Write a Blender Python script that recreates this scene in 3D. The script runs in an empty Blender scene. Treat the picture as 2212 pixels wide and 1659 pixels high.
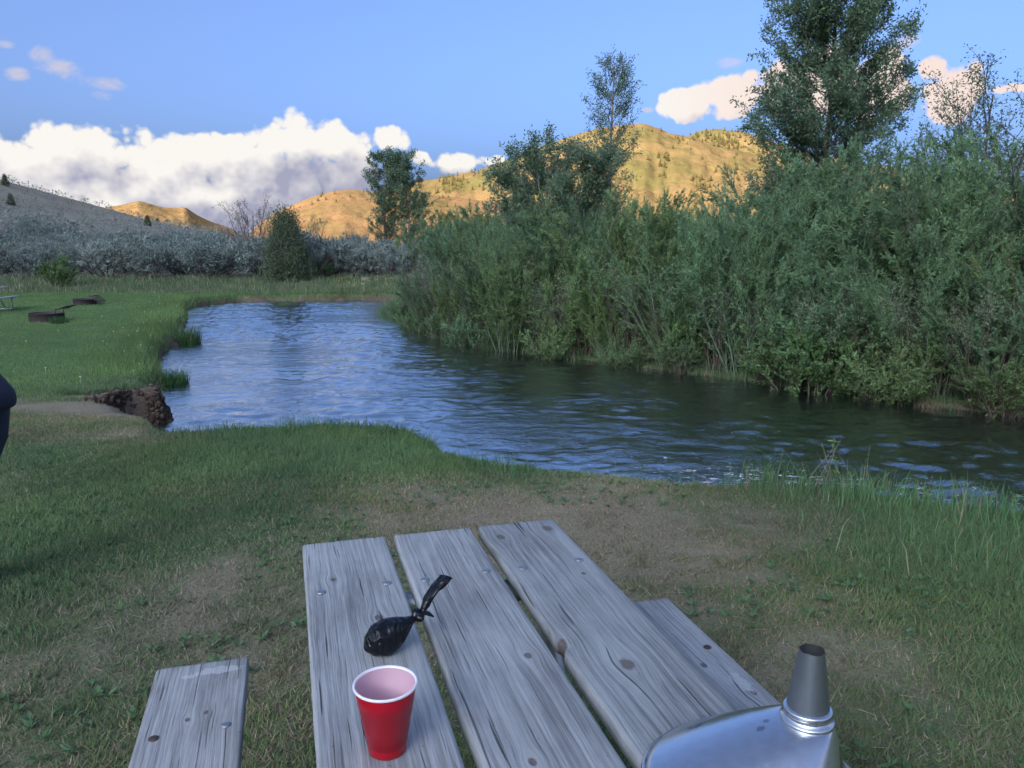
import bpy, bmesh, math, random
import numpy as np
from mathutils import Vector, Matrix

S = bpy.context.scene
C = S.collection
rad = math.radians

# ------------------------------------------------------------------ camera
CZ = 1.6
PITCH = math.atan(305.5 / 1673.0)
FPX = 1673.0
cam = bpy.data.cameras.new('camera')
cam.sensor_width = 36.0
cam.lens = 36.0 * FPX / 2212.0
cam.clip_start = 0.05
cam.clip_end = 9000.0
cam_o = bpy.data.objects.new('camera', cam)
C.objects.link(cam_o)
cam_o.location = (0, 0, CZ)
cam_o.rotation_euler = (math.pi / 2 - PITCH, 0, 0)
S.camera = cam_o


def ray(u, v):
    """direction through a point of the picture (2212 x 1659 grid)"""
    x = (u - 1106.0) / FPX
    up = -(v - 829.5) / FPX
    return np.array([x, math.cos(PITCH) + up * math.sin(PITCH), -math.sin(PITCH) + up * math.cos(PITCH)])


def at_z(u, v, z):
    r = ray(u, v)
    return np.array([0, 0, CZ]) + r * ((z - CZ) / r[2])


def at_y(u, v, y):
    r = ray(u, v)
    return np.array([0, 0, CZ]) + r * (y / r[1])


# ------------------------------------------------------------------ light
SUN_EL = rad(18.0)
SUN_TRAVEL_AZ = rad(27.0)            # the light travels forward and a little to the right
SKY_STRENGTH = 0.122
SUN_STRENGTH = 2.5
S.view_settings.view_transform = 'Standard'
S.view_settings.look = 'None'
S.view_settings.gamma = 1.0
S.view_settings.use_curve_mapping = False
S.view_settings.exposure = 2.08

sun = bpy.data.lights.new('sun', 'SUN')
sun.energy = SUN_STRENGTH
sun.angle = rad(0.5)
sun.color = (1.0, 0.77, 0.52)
sun_o = bpy.data.objects.new('sun', sun)
C.objects.link(sun_o)
_d = Vector((math.sin(SUN_TRAVEL_AZ) * math.cos(SUN_EL), math.cos(SUN_TRAVEL_AZ) * math.cos(SUN_EL), -math.sin(SUN_EL)))
sun_o.rotation_euler = _d.to_track_quat('-Z', 'Y').to_euler()
sun_o.location = (-60, -120, 60)

S.cycles.use_denoising = True
try:
    S.cycles.denoiser = 'OPENIMAGEDENOISE'
    S.cycles.denoising_prefilter = 'ACCURATE'
except Exception:
    pass
S.cycles.max_bounces = 8
S.cycles.diffuse_bounces = 5
S.cycles.glossy_bounces = 3
S.cycles.transmission_bounces = 3
S.cycles.transparent_max_bounces = 4
S.cycles.caustics_reflective = False
S.cycles.caustics_refractive = False


# ------------------------------------------------------------------ node expression helper
class X:
    """a float or vector socket with arithmetic"""
    def __init__(s, nt, sock):
        s.nt, s.s = nt, sock

    def _m(s, op, *a, clamp=False):
        n = s.nt.nodes.new('ShaderNodeMath')
        n.operation = op
        n.use_clamp = clamp
        for i, v in enumerate((s,) + a):
            if isinstance(v, X):
                s.nt.links.new(v.s, n.inputs[i])
            else:
                n.inputs[i].default_value = v
        return X(s.nt, n.outputs[0])

    def __add__(s, o): return s._m('ADD', o)
    def __radd__(s, o): return s._m('ADD', o)
    def __sub__(s, o): return s._m('SUBTRACT', o)
    def __rsub__(s, o): return (s * -1.0) + o
    def __mul__(s, o): return s._m('MULTIPLY', o)
    def __rmul__(s, o): return s._m('MULTIPLY', o)
    def __truediv__(s, o): return s._m('DIVIDE', o)
    def mx(s, o): return s._m('MAXIMUM', o)
    def mn(s, o): return s._m('MINIMUM', o)
    def pw(s, o): return s._m('POWER', o)
    def abs(s): return s._m('ABSOLUTE')
    def sin(s): return s._m('SINE')
    def sqrt(s): return s._m('SQRT')
    def exp(s): return s._m('EXPONENT')
    def gt(s, o): return s._m('GREATER_THAN', o)
    def lt(s, o): return s._m('LESS_THAN', o)
    def clamp(s): return s._m('ADD', 0.0, clamp=True)

    def ss(s, a, b, lo=0.0, hi=1.0):
        n = s.nt.nodes.new('ShaderNodeMapRange')
        n.interpolation_type = 'SMOOTHSTEP'
        s.nt.links.new(s.s, n.inputs[0])
        n.inputs[1].default_value = a
        n.inputs[2].default_value = b
        n.inputs[3].default_value = lo
        n.inputs[4].default_value = hi
        return X(s.nt, n.outputs[0])

    # vector ops
    def vm(s, op, *a):
        n = s.nt.nodes.new('ShaderNodeVectorMath')
        n.operation = op
        for i, v in enumerate((s,) + a):
            if isinstance(v, X):
                s.nt.links.new(v.s, n.inputs[i])
            else:
                n.inputs[i].default_value = v
        return X(s.nt, n.outputs[1] if op in ('DOT_PRODUCT', 'LENGTH', 'DISTANCE') else n.outputs[0])

    def xyz(s):
        n = s.nt.nodes.new('ShaderNodeSeparateXYZ')
        s.nt.links.new(s.s, n.inputs[0])
        return [X(s.nt, n.outputs[i]) for i in range(3)]

    def noise(s, scale, detail=2.0, rough=0.5, dist=0.0, col=False):
        n = s.nt.nodes.new('ShaderNodeTexNoise')
        s.nt.links.new(s.s, n.inputs['Vector'])
        n.inputs['Scale'].default_value = scale
        n.inputs['Detail'].default_value = detail
        n.inputs['Roughness'].default_value = rough
        n.inputs['Distortion'].default_value = dist
        return X(s.nt, n.outputs['Color' if col else 'Fac'])

    def voronoi(s, scale, detail=0.0, feature='F1', out='Distance', rough=0.5):
        n = s.nt.nodes.new('ShaderNodeTexVoronoi')
        n.feature = feature
        s.nt.links.new(s.s, n.inputs['Vector'])
        n.inputs['Scale'].default_value = scale
        if 'Detail' in n.inputs:
            n.inputs['Detail'].default_value = detail
            n.inputs['Roughness'].default_value = rough
        return X(s.nt, n.outputs[out])


def comb(nt, x, y, z):
    n = nt.nodes.new('ShaderNodeCombineXYZ')
    for i, v in enumerate((x, y, z)):
        if isinstance(v, X):
            nt.links.new(v.s, n.inputs[i])
        else:
            n.inputs[i].default_value = v
    return X(nt, n.outputs[0])


def mixc(nt, fac, a, b, mode='MIX'):
    n = nt.nodes.new('ShaderNodeMix')
    n.data_type = 'RGBA'
    n.blend_type = mode
    for sock, v in ((n.inputs[0], fac), (n.inputs[6], a), (n.inputs[7], b)):
        if isinstance(v, X):
            nt.links.new(v.s, sock)
        elif isinstance(v, (int, float)):
            sock.default_value = v
        else:
            sock.default_value = tuple(v) + (1.0,) if len(v) == 3 else v
    return X(nt, n.outputs[2])


# ------------------------------------------------------------------ world: sky and clouds
world = bpy.data.worlds.new('World')
S.world = world
world.use_nodes = True
wn = world.node_tree
wn.nodes.clear()
wout = wn.nodes.new('ShaderNodeOutputWorld')
sky = wn.nodes.new('ShaderNodeTexSky')
sky.sky_type = 'NISHITA'
sky.sun_disc = False
sky.sun_elevation = SUN_EL
sky.sun_rotation = math.pi + SUN_TRAVEL_AZ
sky.altitude = 0.0
sky.air_density = 0.4
sky.dust_density = 7.0
sky.ozone_density = 4.5
bg_sky = wn.nodes.new('ShaderNodeBackground')
wn.links.new(sky.outputs[0], bg_sky.inputs[0])
bg_sky.inputs[1].default_value = SKY_STRENGTH

tc = wn.nodes.new('ShaderNodeTexCoord')
wdir = X(wn, tc.outputs['Generated'])
wx, wy, wz = wdir.xyz()
waz = wx._m('ARCTAN2', wy) * 57.29578
wel = wz._m('ARCSINE') * 57.29578
wp = comb(wn, waz, wel, 0.0)


def az_el(u, v):
    r = ray(u, v)
    return math.degrees(math.atan2(r[0], r[1])), math.degrees(math.atan2(r[2], math.hypot(r[0], r[1])))


PXD = 0.0335
# cumulus of the photograph: picture place and half axes
CLOUDS = [(30, 352, 170, 66), (200, 330, 170, 60), (350, 345, 140, 66), (480, 352, 120, 66),
          (575, 325, 85, 66), (628, 292, 62, 80), (700, 315, 105, 58), (735, 372, 90, 70),
          (590, 400, 230, 80), (250, 410, 330, 66), (20, 425, 180, 56), (330, 470, 460, 90), (600, 465, 260, 80),
          (850, 302, 44, 34), (905, 340, 34, 18), (985, 356, 56, 32), (1085, 352, 66, 20),
          (1490, 228, 66, 40), (1575, 208, 72, 52), (1670, 195, 74, 66), (1780, 190, 92, 74),
          (1900, 205, 74, 60), (1915, 140, 50, 36), (2020, 138, 40, 40), (2075, 180, 76, 50),
          (2050, 222, 50, 44), (2190, 190, 70, 13)]
WISPS = [(88, 118, 24, 17), (135, 148, 42, 17), (205, 180, 48, 17), (215, 205, 28, 14), (40, 160, 20, 12), (12, 95, 22, 8),
         (1960, 90, 24, 16), (1400, 238, 14, 6), (1580, 135, 36, 12)]


def blob_mask(p, blobs, up=0.0):
    m = None
    for (u, v, a, b) in blobs:
        ca, ce = az_el(u, v)
        ce += up
        sa, sb = 1.0 / (a * PXD), 1.0 / (b * PXD)
        q = p.vm('MULTIPLY_ADD', (sa, sb, 0), (-ca * sa, -ce * sb, 0))
        d = q.vm('DOT_PRODUCT', q)
        m = d if m is None else m._m('SMOOTH_MIN', d, 0.45)
    return 1.0 - m


CK = 0.228                           # cloud radiance that exposes to white


def cloud_density(off):
    p = wp.vm('ADD', off) if off else wp
    d = wdir.vm('ADD', (rad(off[0]), 0.0, rad(off[1]))) if off else wdir
    n1 = d.noise(8.0, 6.0, 0.60)
    bil = d.voronoi(30.0, 2.0, 'F1', rough=0.62)
    m = blob_mask(p, CLOUDS)
    # other directions: scattered cumulus of the same kind along the horizon
    side = waz.abs().ss(38.0, 50.0)
    gen = (d.noise(2.2, 2.0, 0.5) - 0.50) * 7.0 - ((wel - 9.0) / 9.0)._m('POWER', 2.0)
    gen = gen * side - (1.0 - side) * 8.0
    m = m.mx(gen).mx(-1.6).mn(1.5)
    return m * 0.80 + (n1 - 0.5) * 1.9 + (0.42 - bil) * 0.62 + 0.22


d0 = cloud_density(None)
d1 = cloud_density((-0.9, 1.3, 0.0))
wm = blob_mask(wp, WISPS).mx(-1.5) * 0.6 + (wdir.vm('MULTIPLY', (1.0, 1.0, 1.6)).noise(22.0, 6.0, 0.66, 0.5) - 0.5) * 2.2 - 0.05
wisp_a = wm.ss(-0.15, 0.9) * 0.85
calpha = d0.ss(0.0, 0.30)
# thick parts away from the light are grey, the low belly of the bank most of all
belly = wel.ss(6.8, 4.3) * waz.ss(2.0, -6.0) * (wdir.vm('MULTIPLY', (1, 1, 2.0)).noise(6.5, 4.0, 0.5).ss(0.32, 0.62))
cshade = (d1.ss(0.3, 1.6) * 0.40 + belly * 0.95 + (d1 - d0) * 0.5).clamp()
c_lit = mixc(wn, waz.ss(8.0, 20.0), (1.0, 0.965, 0.92), (1.0, 0.82, 0.75))
c_col = mixc(wn, cshade, c_lit, mixc(wn, waz.ss(4.0, 12.0), (0.40, 0.41, 0.55), (0.60, 0.52, 0.58)))
bg_c = wn.nodes.new('ShaderNodeBackground')
wn.links.new(c_col.s, bg_c.inputs[0])
bg_c.inputs[1].default_value = CK
bg_w = wn.nodes.new('ShaderNodeBackground')
bg_w.inputs[0].default_value = (0.72, 0.66, 0.72, 1)
bg_w.inputs[1].default_value = CK
mw = wn.nodes.new('ShaderNodeMixShader')
wn.links.new(wisp_a.s, mw.inputs[0])
wn.links.new(bg_sky.outputs[0], mw.inputs[1])
wn.links.new(bg_w.outputs[0], mw.inputs[2])
mc = wn.nodes.new('ShaderNodeMixShader')
wn.links.new(calpha.s, mc.inputs[0])
wn.links.new(mw.outputs[0], mc.inputs[1])
wn.links.new(bg_c.outputs[0], mc.inputs[2])
gate = wel.lt(27.0) * wel.gt(-1.0)
mg = wn.nodes.new('ShaderNodeMixShader')
wn.links.new(gate.s, mg.inputs[0])
wn.links.new(bg_sky.outputs[0], mg.inputs[1])
wn.links.new(mc.outputs[0], mg.inputs[2])
wn.links.new(mg.outputs[0], wout.inputs[0])
world.cycles.sampling_method = 'MANUAL'
world.cycles.sample_map_resolution = 512


# ------------------------------------------------------------------ object helpers
def tag(o, label=None, cat=None, group=None, kind=None):
    if label: o['label'] = label
    if cat: o['category'] = cat
    if group: o['group'] = group
    if kind: o['kind'] = kind
    return o


def empty(name, loc=(0, 0, 0), rz=0.0, label=None, cat=None, group=None):
    o = bpy.data.objects.new(name, None)
    C.objects.link(o)
    o.location = loc
    o.rotation_euler = (0, 0, rz)
    o.empty_display_size = 0.1
    return tag(o, label, cat, group)


def mesh_np(name, V, quads=None, tris=None, smooth=False, col=None):
    """mesh from numpy arrays: V (n,3), quads (k,4), tris (m,3), col (n,3)"""
    me = bpy.data.meshes.new(name)
    V = np.asarray(V, np.float32)
    parts, starts, off = [], [], 0
    for F, k in ((quads, 4), (tris, 3)):
        if F is not None and len(F):
            F = np.asarray(F, np.int32)
            parts.append(F.ravel())
            starts.append(off + np.arange(len(F), dtype=np.int32) * k)
            off += F.size
    li = np.concatenate(parts)
    st = np.concatenate(starts)
    me.vertices.add(len(V))
    me.vertices.foreach_set('co', V.ravel())
    me.loops.add(len(li))
    me.loops.foreach_set('vertex_index', li)
    me.polygons.add(len(st))
    me.polygons.foreach_set('loop_start', st)
    if smooth:
        me.polygons.foreach_set('use_smooth', np.ones(len(st), bool))
    me.update(calc_edges=True)
    if col is not None:
        a = me.attributes.new('col', 'FLOAT_COLOR', 'POINT')
        c4 = np.ones((len(V), 4), np.float32)
        c4[:, :3] = col
        a.data.foreach_set('color', c4.ravel())
    return me


def obj(name, me, mat=None, parent=None):
    if mat and not me.materials:
        me.materials.append(mat)
    o = bpy.data.objects.new(name, me)
    C.objects.link(o)
    o.parent = parent
    return o


def bm_obj(name, bm, mat=None, parent=None, smooth=False):
    me = bpy.data.meshes.new(name)
    bm.normal_update()
    bm.to_mesh(me)
    bm.free()
    if smooth:
        me.polygons.foreach_set('use_smooth', np.ones(len(me.polygons), bool))
    return obj(name, me, mat, parent)


def copy_tree(o, parent=None):
    c = o.copy()
    C.objects.link(c)
    c.parent = parent
    for ch in list(o.children):
        copy_tree(ch, c)
    return c


class Geo:
    """collects vertices, quads, triangles, colours"""
    def __init__(s):
        s.v, s.q, s.t, s.c, s.n = [], [], [], [], 0

    def add(s, V, Q=None, T=None, col=None):
        V = np.asarray(V, float).reshape(-1, 3)
        s.v.append(V)
        if Q is not None and len(Q): s.q.append(np.asarray(Q, int) + s.n)
        if T is not None and len(T): s.t.append(np.asarray(T, int) + s.n)
        s.c.append(np.ones((len(V), 3)) * (1.0 if col is None else np.asarray(col)))
        s.n += len(V)
        return s

    def mesh(s, name, smooth=False):
        return mesh_np(name, np.concatenate(s.v), np.concatenate(s.q) if s.q else None,
                       np.concatenate(s.t) if s.t else None, smooth, np.concatenate(s.c))

    def tube(s, path, radii, sides=6, cap=True, col=None):
        P = np.asarray(path, float)
        k = len(P)
        R = np.ones(k) * radii if np.isscalar(radii) else np.asarray(radii, float)
        Tn = np.gradient(P, axis=0)
        Tn /= np.linalg.norm(Tn, axis=1)[:, None] + 1e-9
        up = np.array([0, 0, 1.0]) if abs(Tn[0][2]) < 0.9 else np.array([1.0, 0, 0])
        a0 = np.cross(Tn[0], up)
        a0 /= np.linalg.norm(a0)
        V = []
        ang = np.linspace(0, 2 * math.pi, sides, endpoint=False)
        for i in range(k):
            a0 = a0 - Tn[i] * (a0 @ Tn[i])
            a0 /= np.linalg.norm(a0) + 1e-9
            b0 = np.cross(Tn[i], a0)
            V.append(P[i] + R[i] * (np.cos(ang)[:, None] * a0 + np.sin(ang)[:, None] * b0))
        V = np.concatenate(V)
        i0 = np.arange(k - 1)[:, None] * sides
        j = np.arange(sides)[None, :]
        j2 = (j + 1) % sides
        Q = np.stack([i0 + j, i0 + j2, i0 + sides + j2, i0 + sides + j], -1).reshape(-1, 4)
        T = []
        if cap and sides > 3:
            for base, fl in ((0, True), ((k - 1) * sides, False)):
                for m in range(1, sides - 1):
                    T.append((base, base + m + 1, base + m) if fl else (base, base + m, base + m + 1))
        return s.add(V, Q, T, col)

    def box(s, c, h, R=None, col=None):
        q = np.array([[-1, -1, -1], [1, -1, -1], [1, 1, -1], [-1, 1, -1], [-1, -1, 1], [1, -1, 1], [1, 1, 1], [-1, 1, 1]], float) * np.asarray(h)
        if R is not None: q = q @ np.asarray(R).T
        return s.add(q + np.asarray(c), [(0, 3, 2, 1), (4, 5, 6, 7), (0, 1, 5, 4), (1, 2, 6, 5), (2, 3, 7, 6), (3, 0, 4, 7)], None, col)


def unit(v):
    return v / (np.linalg.norm(v, axis=-1, keepdims=True) + 1e-9)


# ------------------------------------------------------------------ noise on arrays
def _hash(ix, iy, seed):
    h = (ix.astype(np.int64) * 374761393 + iy.astype(np.int64) * 668265263 + seed * 1442695041) & 0xFFFFFFFF
    h = ((h ^ (h >> 13)) * 1274126177) & 0xFFFFFFFF
    return ((h ^ (h >> 16)) & 0xFFFF) / 65535.0


def vn(x, y, seed=0):
    x = np.asarray(x, float); y = np.asarray(y, float)
    ix, iy = np.floor(x), np.floor(y)
    fx, fy = x - ix, y - iy
    fx = fx * fx * (3 - 2 * fx); fy = fy * fy * (3 - 2 * fy)
    a = _hash(ix, iy, seed); b = _hash(ix + 1, iy, seed)
    c = _hash(ix, iy + 1, seed); d = _hash(ix + 1, iy + 1, seed)
    return (a + (b - a) * fx) * (1 - fy) + (c + (d - c) * fx) * fy


def fbm(x, y, octv=4, seed=0):
    s, a, t = 0.0, 1.0, 0.0
    for k in range(octv):
        s = s + a * (vn(x, y, seed + k * 17) - 0.5)
        t += a
        a *= 0.5
        x = x * 2.03 + 11.3
        y = y * 2.03 + 5.7
    return s / t * 2.0


def sst(a, b, x):
    t = np.clip((np.asarray(x, float) - a) / (b - a), 0, 1)
    return t * t * (3 - 2 * t)


# ------------------------------------------------------------------ terrain shape
WATER = -0.95
RIVER = np.array([(30, -5.5), (18, -1.0), (9, 2.4), (3.96, 4.75), (3.35, 5.08), (2.61, 5.5), (1.4, 5.95), (.49, 6.15), (-.02, 6.35),
                  (-.43, 6.85), (-1.03, 7.75), (-1.8, 7.85), (-2.47, 7.75), (-3.1, 7.6), (-3.8, 8.6), (-4.7, 9.5), (-5.4, 10.2), (-5.45, 10.6), (-5.02, 10.85),
                  (-5.35, 11.6), (-5.75, 12.3), (-6.12, 13.7), (-7.35, 16.1), (-7.9, 17.5), (-8.46, 19.5), (-9.73, 23), (-10.97, 26.4), (-12.3, 29.5),
                  (-12.7, 31.9), (-11.87, 33.9), (-9, 34.6), (-4.69, 34.9), (-2.25, 35.8), (6, 38), (30, 40), (60, 38),
                  (60, 34), (30, 36), (8, 34.5), (-2, 32.8), (-3.93, 31.95), (-4.97, 30.15), (-4.66, 27.44), (-3.42, 24.16),
                  (-1.79, 20.43), (-.63, 18.62), (.97, 17.1), (2.76, 15.5), (4.25, 14.2), (5.52, 13.06), (6.51, 11.92), (7.52, 11.1),
                  (8.69, 10.13), (13, 7.5), (20, 4), (30, 0)], float)


def river_sd(x, y):
    """distance to the water's edge: positive on land, negative in the river"""
    x = np.asarray(x, float); y = np.asarray(y, float)
    d2 = np.full(x.shape, 1e12)
    ins = np.zeros(x.shape, bool)
    n = len(RIVER)
    for i in range(n):
        ax, ay = RIVER[i]
        bx, by = RIVER[(i + 1) % n]
        ex, ey = bx - ax, by - ay
        t = np.clip(((x - ax) * ex + (y - ay) * ey) / (ex * ex + ey * ey), 0, 1)
        d2 = np.minimum(d2, (x - ax - t * ex) ** 2 + (y - ay - t * ey) ** 2)
        cond = ((ay > y) != (by > y))
        xin = (bx - ax) * (y - ay) / (by - ay + 1e-12) + ax
        ins ^= cond & (x < xin)
    d = np.sqrt(d2)
    return np.where(ins, -d, d)


def base_h(x, y):
    z = -0.15 * sst(2.5, 6.0, y) - 0.5 * sst(6, 13.5, y) + 0.35 * sst(36, 43, y)
    hx = np.interp(-x, [0, 18, 30, 42, 53, 67, 76, 99, 130, 180, 260, 600], [0, 0, 0.5, 1.7, 3.3, 5.4, 7.3, 14.4, 22, 30, 40, 60])
    wy = sst(30, 95, y) * (1 - 0.95 * sst(150, 225, y))
    z = z + hx * wy * (1 + 0.10 * fbm(x / 40, y / 40, 3, 5))
    z = z + 0.05 * fbm(x / 3.5, y / 3.5, 3, 9) * sst(0, 4, np.hypot(x, y - 1.2))
    far = sst(60, 200, np.hypot(x, y))
    return z + far * 0.8 * fbm(x / 60, y / 60, 3, 21)


def ground_h(x, y, sd=None):
    if sd is None:
        sd = river_sd(x, y)
    b = base_h(x, y) - 0.22 * sst(-2.0, 0.0, y + 0.75 * x - 15.0) * sst(-5.6, -5.0, x) * sst(34, 31, y)     # low willow bank
    wob = 0.16 * fbm(x / 0.7, y / 0.7, 3, 31) + 0.05 * fbm(x / 0.2, y / 0.2, 2, 33)
    s = sd + wob
    cut = sst(1.1, 0.5, np.hypot(x + 5.2, y - 10.8))          # steep eroded cut on the left
    w = 0.55 - 0.33 * cut
    t = np.clip((s + 0.12) / w, 0, 1)
    t = t * t * (3 - 2 * t)
    bed = WATER - 0.2 - np.clip(-s, 0, 2.0) * 0.35
    return np.where(s > -0.12, (WATER - 0.16) + (b - (WATER - 0.16)) * t, bed)


def blob(x, y, cx, cy, rx, ry):
    return np.exp(-(((x - cx) / rx) ** 2 + ((y - cy) / ry) ** 2))


def dryness(x, y):
    """0 lush, 1 worn or bare: trodden ground before the table and the path on the left"""
    d = 0.31 + 0.38 * fbm(x / 0.9, y / 0.9, 4, 51) + 0.2 * fbm(x / 0.25, y / 0.25, 2, 57)
    d = d + 0.62 * blob(x, y, 0.25, 4.6, 1.2, 0.85) + 0.38 * blob(x, y, -0.7, 2.9, 1.0, 1.2) + 0.40 * blob(x, y, 0.9, 3.6, 0.8, 0.8)
    d = d + 0.95 * blob(x, y, -5.2, 9.0, 1.3, 0.5) + 0.6 * blob(x, y, -4.2, 8.5, 0.7, 0.5) + 0.8 * blob(x, y, -5.5, 10.7, 0.6, 0.5)
    d = d + 0.35 * blob(x, y, -3.9, 7.2, 2.5, 0.5)
    d = d - 0.75 * blob(x, y, -1.5, 6.4, 1.9, 0.75) - 0.45 * blob(x, y, 3.2, 4.1, 1.6, 1.1) - 0.25 * blob(x, y, -3.6, 4.6, 1.4, 1.2) - 0.2 * blob(x, y, 2.4, 2.6, 0.9, 0.9)
    d = d - 0.32 * sst(9.5, 13, y)
    return np.clip(d, 0, 1)


def ground_colour(x, y, sd):
    n = len(x)
    dr = dryness(x, y)
    f1 = fbm(x / 0.5, y / 0.5, 3, 61)
    green = np.array([0.095, 0.135, 0.055]); dirt = np.array([0.285, 0.240, 0.165]); soil = np.array([0.150, 0.112, 0.085])
    far_lawn = np.array([0.095, 0.175, 0.060])
    c = green + (far_lawn - green) * sst(9, 14, y)[:, None]
    c = c + (dirt - c) * (sst(0.25, 0.8, dr + 0.15 * f1) * 0.9)[:, None]
    bank = sst(0.42, 0.12, sd)
    c = c + (soil * (1 + 0.35 * f1[:, None]) - c) * bank[:, None]
    # sagebrush slope: pale soil and cured grass
    slope = sst(41, 46, y) * sst(6, -6, x + 0.0 * y)
    sg = np.array([0.235, 0.220, 0.175]) * (1 + 0.35 * fbm(x / 4, y / 4, 3, 71)[:, None])
    c = c + (sg - c) * slope[:, None]
    farb = sst(120, 300, np.hypot(x, y))
    c = c + (np.array([0.24, 0.19, 0.10]) - c) * farb[:, None]
    return np.clip(c, 0.01, 1)


# ------------------------------------------------------------------ materials
def new_mat(name):
    m = bpy.data.materials.new(name)
    m.use_nodes = True
    nt = m.node_tree
    b = nt.nodes['Principled BSDF']
    return m, nt, b


def coords(nt, kind='Object'):
    t = nt.nodes.new('ShaderNodeTexCoord')
    return X(nt, t.outputs[kind])


def geo_pos(nt):
    g = nt.nodes.new('ShaderNodeNewGeometry')
    return X(nt, g.outputs['Position'])


def attr(nt, name='col'):
    a = nt.nodes.new('ShaderNodeAttribute')
    a.attribute_name = name
    return X(nt, a.outputs['Color'])


def put(nt, x, sock):
    nt.links.new(x.s, sock)


def bump(nt, b, h, strength=0.3, dist=0.01):
    n = nt.nodes.new('ShaderNodeBump')
    n.inputs['Strength'].default_value = strength
    n.inputs['Distance'].default_value = dist
    put(nt, h, n.inputs['Height'])
    nt.links.new(n.outputs[0], b.inputs['Normal'])


def simple(name, col, rough=0.6, metal=0.0, var=0.25, scale=20.0, bmp=0.0, spec=None):
    m, nt, b = new_mat(name)
    p = coords(nt)
    n = p.noise(scale, 4.0, 0.6)
    c = mixc(nt, n, tuple(v * (1 - var) for v in col), tuple(min(1, v * (1 + var)) for v in col))
    put(nt, c, b.inputs['Base Color'])
    b.inputs['Roughness'].default_value = rough
    b.inputs['Metallic'].default_value = metal
    if spec is not None:
        b.inputs['Specular IOR Level'].default_value = spec
    if bmp:
        bump(nt, b, n, bmp, 0.01)
    return m


def leaf_mat(name, col, transl=0.35, rough=0.55, objvar=0.22, warm=(1.25, 1.05, 0.7), up=0.5):
    """leaves: colour from the mesh attribute times a tone, part of the light passes through"""
    m, nt, b = new_mat(name)
    a = attr(nt)
    oi = nt.nodes.new('ShaderNodeObjectInfo')
    r = X(nt, oi.outputs['Random'])
    base = mixc(nt, 1.0, a, col, 'MULTIPLY')
    k = r * (2 * objvar) + (1 - objvar)
    tone = mixc(nt, (r * 7.31)._m('FRACT'), (1, 1, 1), warm)
    base = mixc(nt, 1.0, base, tone, 'MULTIPLY')
    base = mixc(nt, 1.0, base, comb(nt, k, k, k), 'MULTIPLY')
    put(nt, base, b.inputs['Base Color'])
    b.inputs['Roughness'].default_value = rough
    b.inputs['Specular IOR Level'].default_value = 0.25
    g = nt.nodes.new('ShaderNodeNewGeometry')
    nrm = X(nt, g.outputs['Normal']).vm('ADD', (0, 0, up)).vm('NORMALIZE')
    put(nt, nrm, b.inputs['Normal'])
    tr = nt.nodes.new('ShaderNodeBsdfTranslucent')
    put(nt, base, tr.inputs[0])
    mx = nt.nodes.new('ShaderNodeMixShader')
    mx.inputs[0].default_value = transl
    nt.links.new(b.outputs[0], mx.inputs[1])
    nt.links.new(tr.outputs[0], mx.inputs[2])
    nt.links.new(mx.outputs[0], nt.nodes['Material Output'].inputs[0])
    return m


M_grass = leaf_mat('grass_blades', (1, 1, 1), 0.3, 0.5, 0.0, (1, 1, 1), 1.2)
M_willow = leaf_mat('willow_leaves', (0.160, 0.272, 0.145), 0.45, 0.5, 0.24, (1.28, 1.12, 0.75), 0.4)
M_willow_grey = leaf_mat('pale_willow_leaves', (0.205, 0.295, 0.190), 0.45, 0.5, 0.15, (1.1, 1.05, 0.9), 0.45)
M_dogwood = leaf_mat('bright_shrub_leaves', (0.125, 0.225, 0.090), 0.4, 0.5, 0.10, (1.12, 1.05, 0.85))
M_cotton = leaf_mat('cottonwood_leaves', (0.130, 0.210, 0.120), 0.4, 0.4, 0.1, (1.05, 1.0, 0.95))
M_sage = leaf_mat('sage_leaves', (0.188, 0.236, 0.212), 0.08, 0.8, 0.18, (1.05, 1.0, 0.95), 0.1)
M_juniper = leaf_mat('juniper_leaves', (0.070, 0.105, 0.065), 0.2, 0.7, 0.1)
M_brush = leaf_mat('brown_brush_leaves', (0.135, 0.130, 0.085), 0.3, 0.6, 0.15)
M_pine = leaf_mat('pine_needles', (0.125, 0.125, 0.050), 0.1, 0.8, 0.25)
M_bark = simple('bark', (0.17, 0.145, 0.12), 0.85, 0, 0.4, 30, 0.5)
M_palebark = simple('pale_bark', (0.30, 0.28, 0.24), 0.85, 0, 0.35, 30, 0.4)
M_twig = simple('willow_stems', (0.135, 0.095, 0.080), 0.8, 0, 0.45, 25)
M_sagewood = simple('sage_wood', (0.11, 0.095, 0.085), 0.9, 0, 0.4, 25)

# ground
M_ground, nt, b = new_mat('ground')
p = geo_pos(nt)
n1 = p.noise(1.7, 6.0, 0.65)
n2 = p.noise(45.0, 4.0, 0.7)
n3 = p.noise(160.0, 2.0, 0.6)
gc = attr(nt)
k = n1 * 0.7 + n2 * 0.8 + 0.25
gc2 = mixc(nt, 1.0, gc, comb(nt, k, k, k), 'MULTIPLY')
straw = (n2 * 0.5 + n3 * 0.5).ss(0.52, 0.66)
darkg = (p.noise(90.0, 3.0, 0.7)).ss(0.46, 0.34)
gc3 = mixc(nt, straw * 0.5, gc2, (0.27, 0.225, 0.14))
gc3 = mixc(nt, darkg * 0.55, gc3, (0.055, 0.045, 0.032))
put(nt, gc3, b.inputs['Base Color'])
b.inputs['Roughness'].default_value = 0.95
b.inputs['Specular IOR Level'].default_value = 0.1
bump(nt, b, n2 + n3 * 0.5, 0.6, 0.02)

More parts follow.
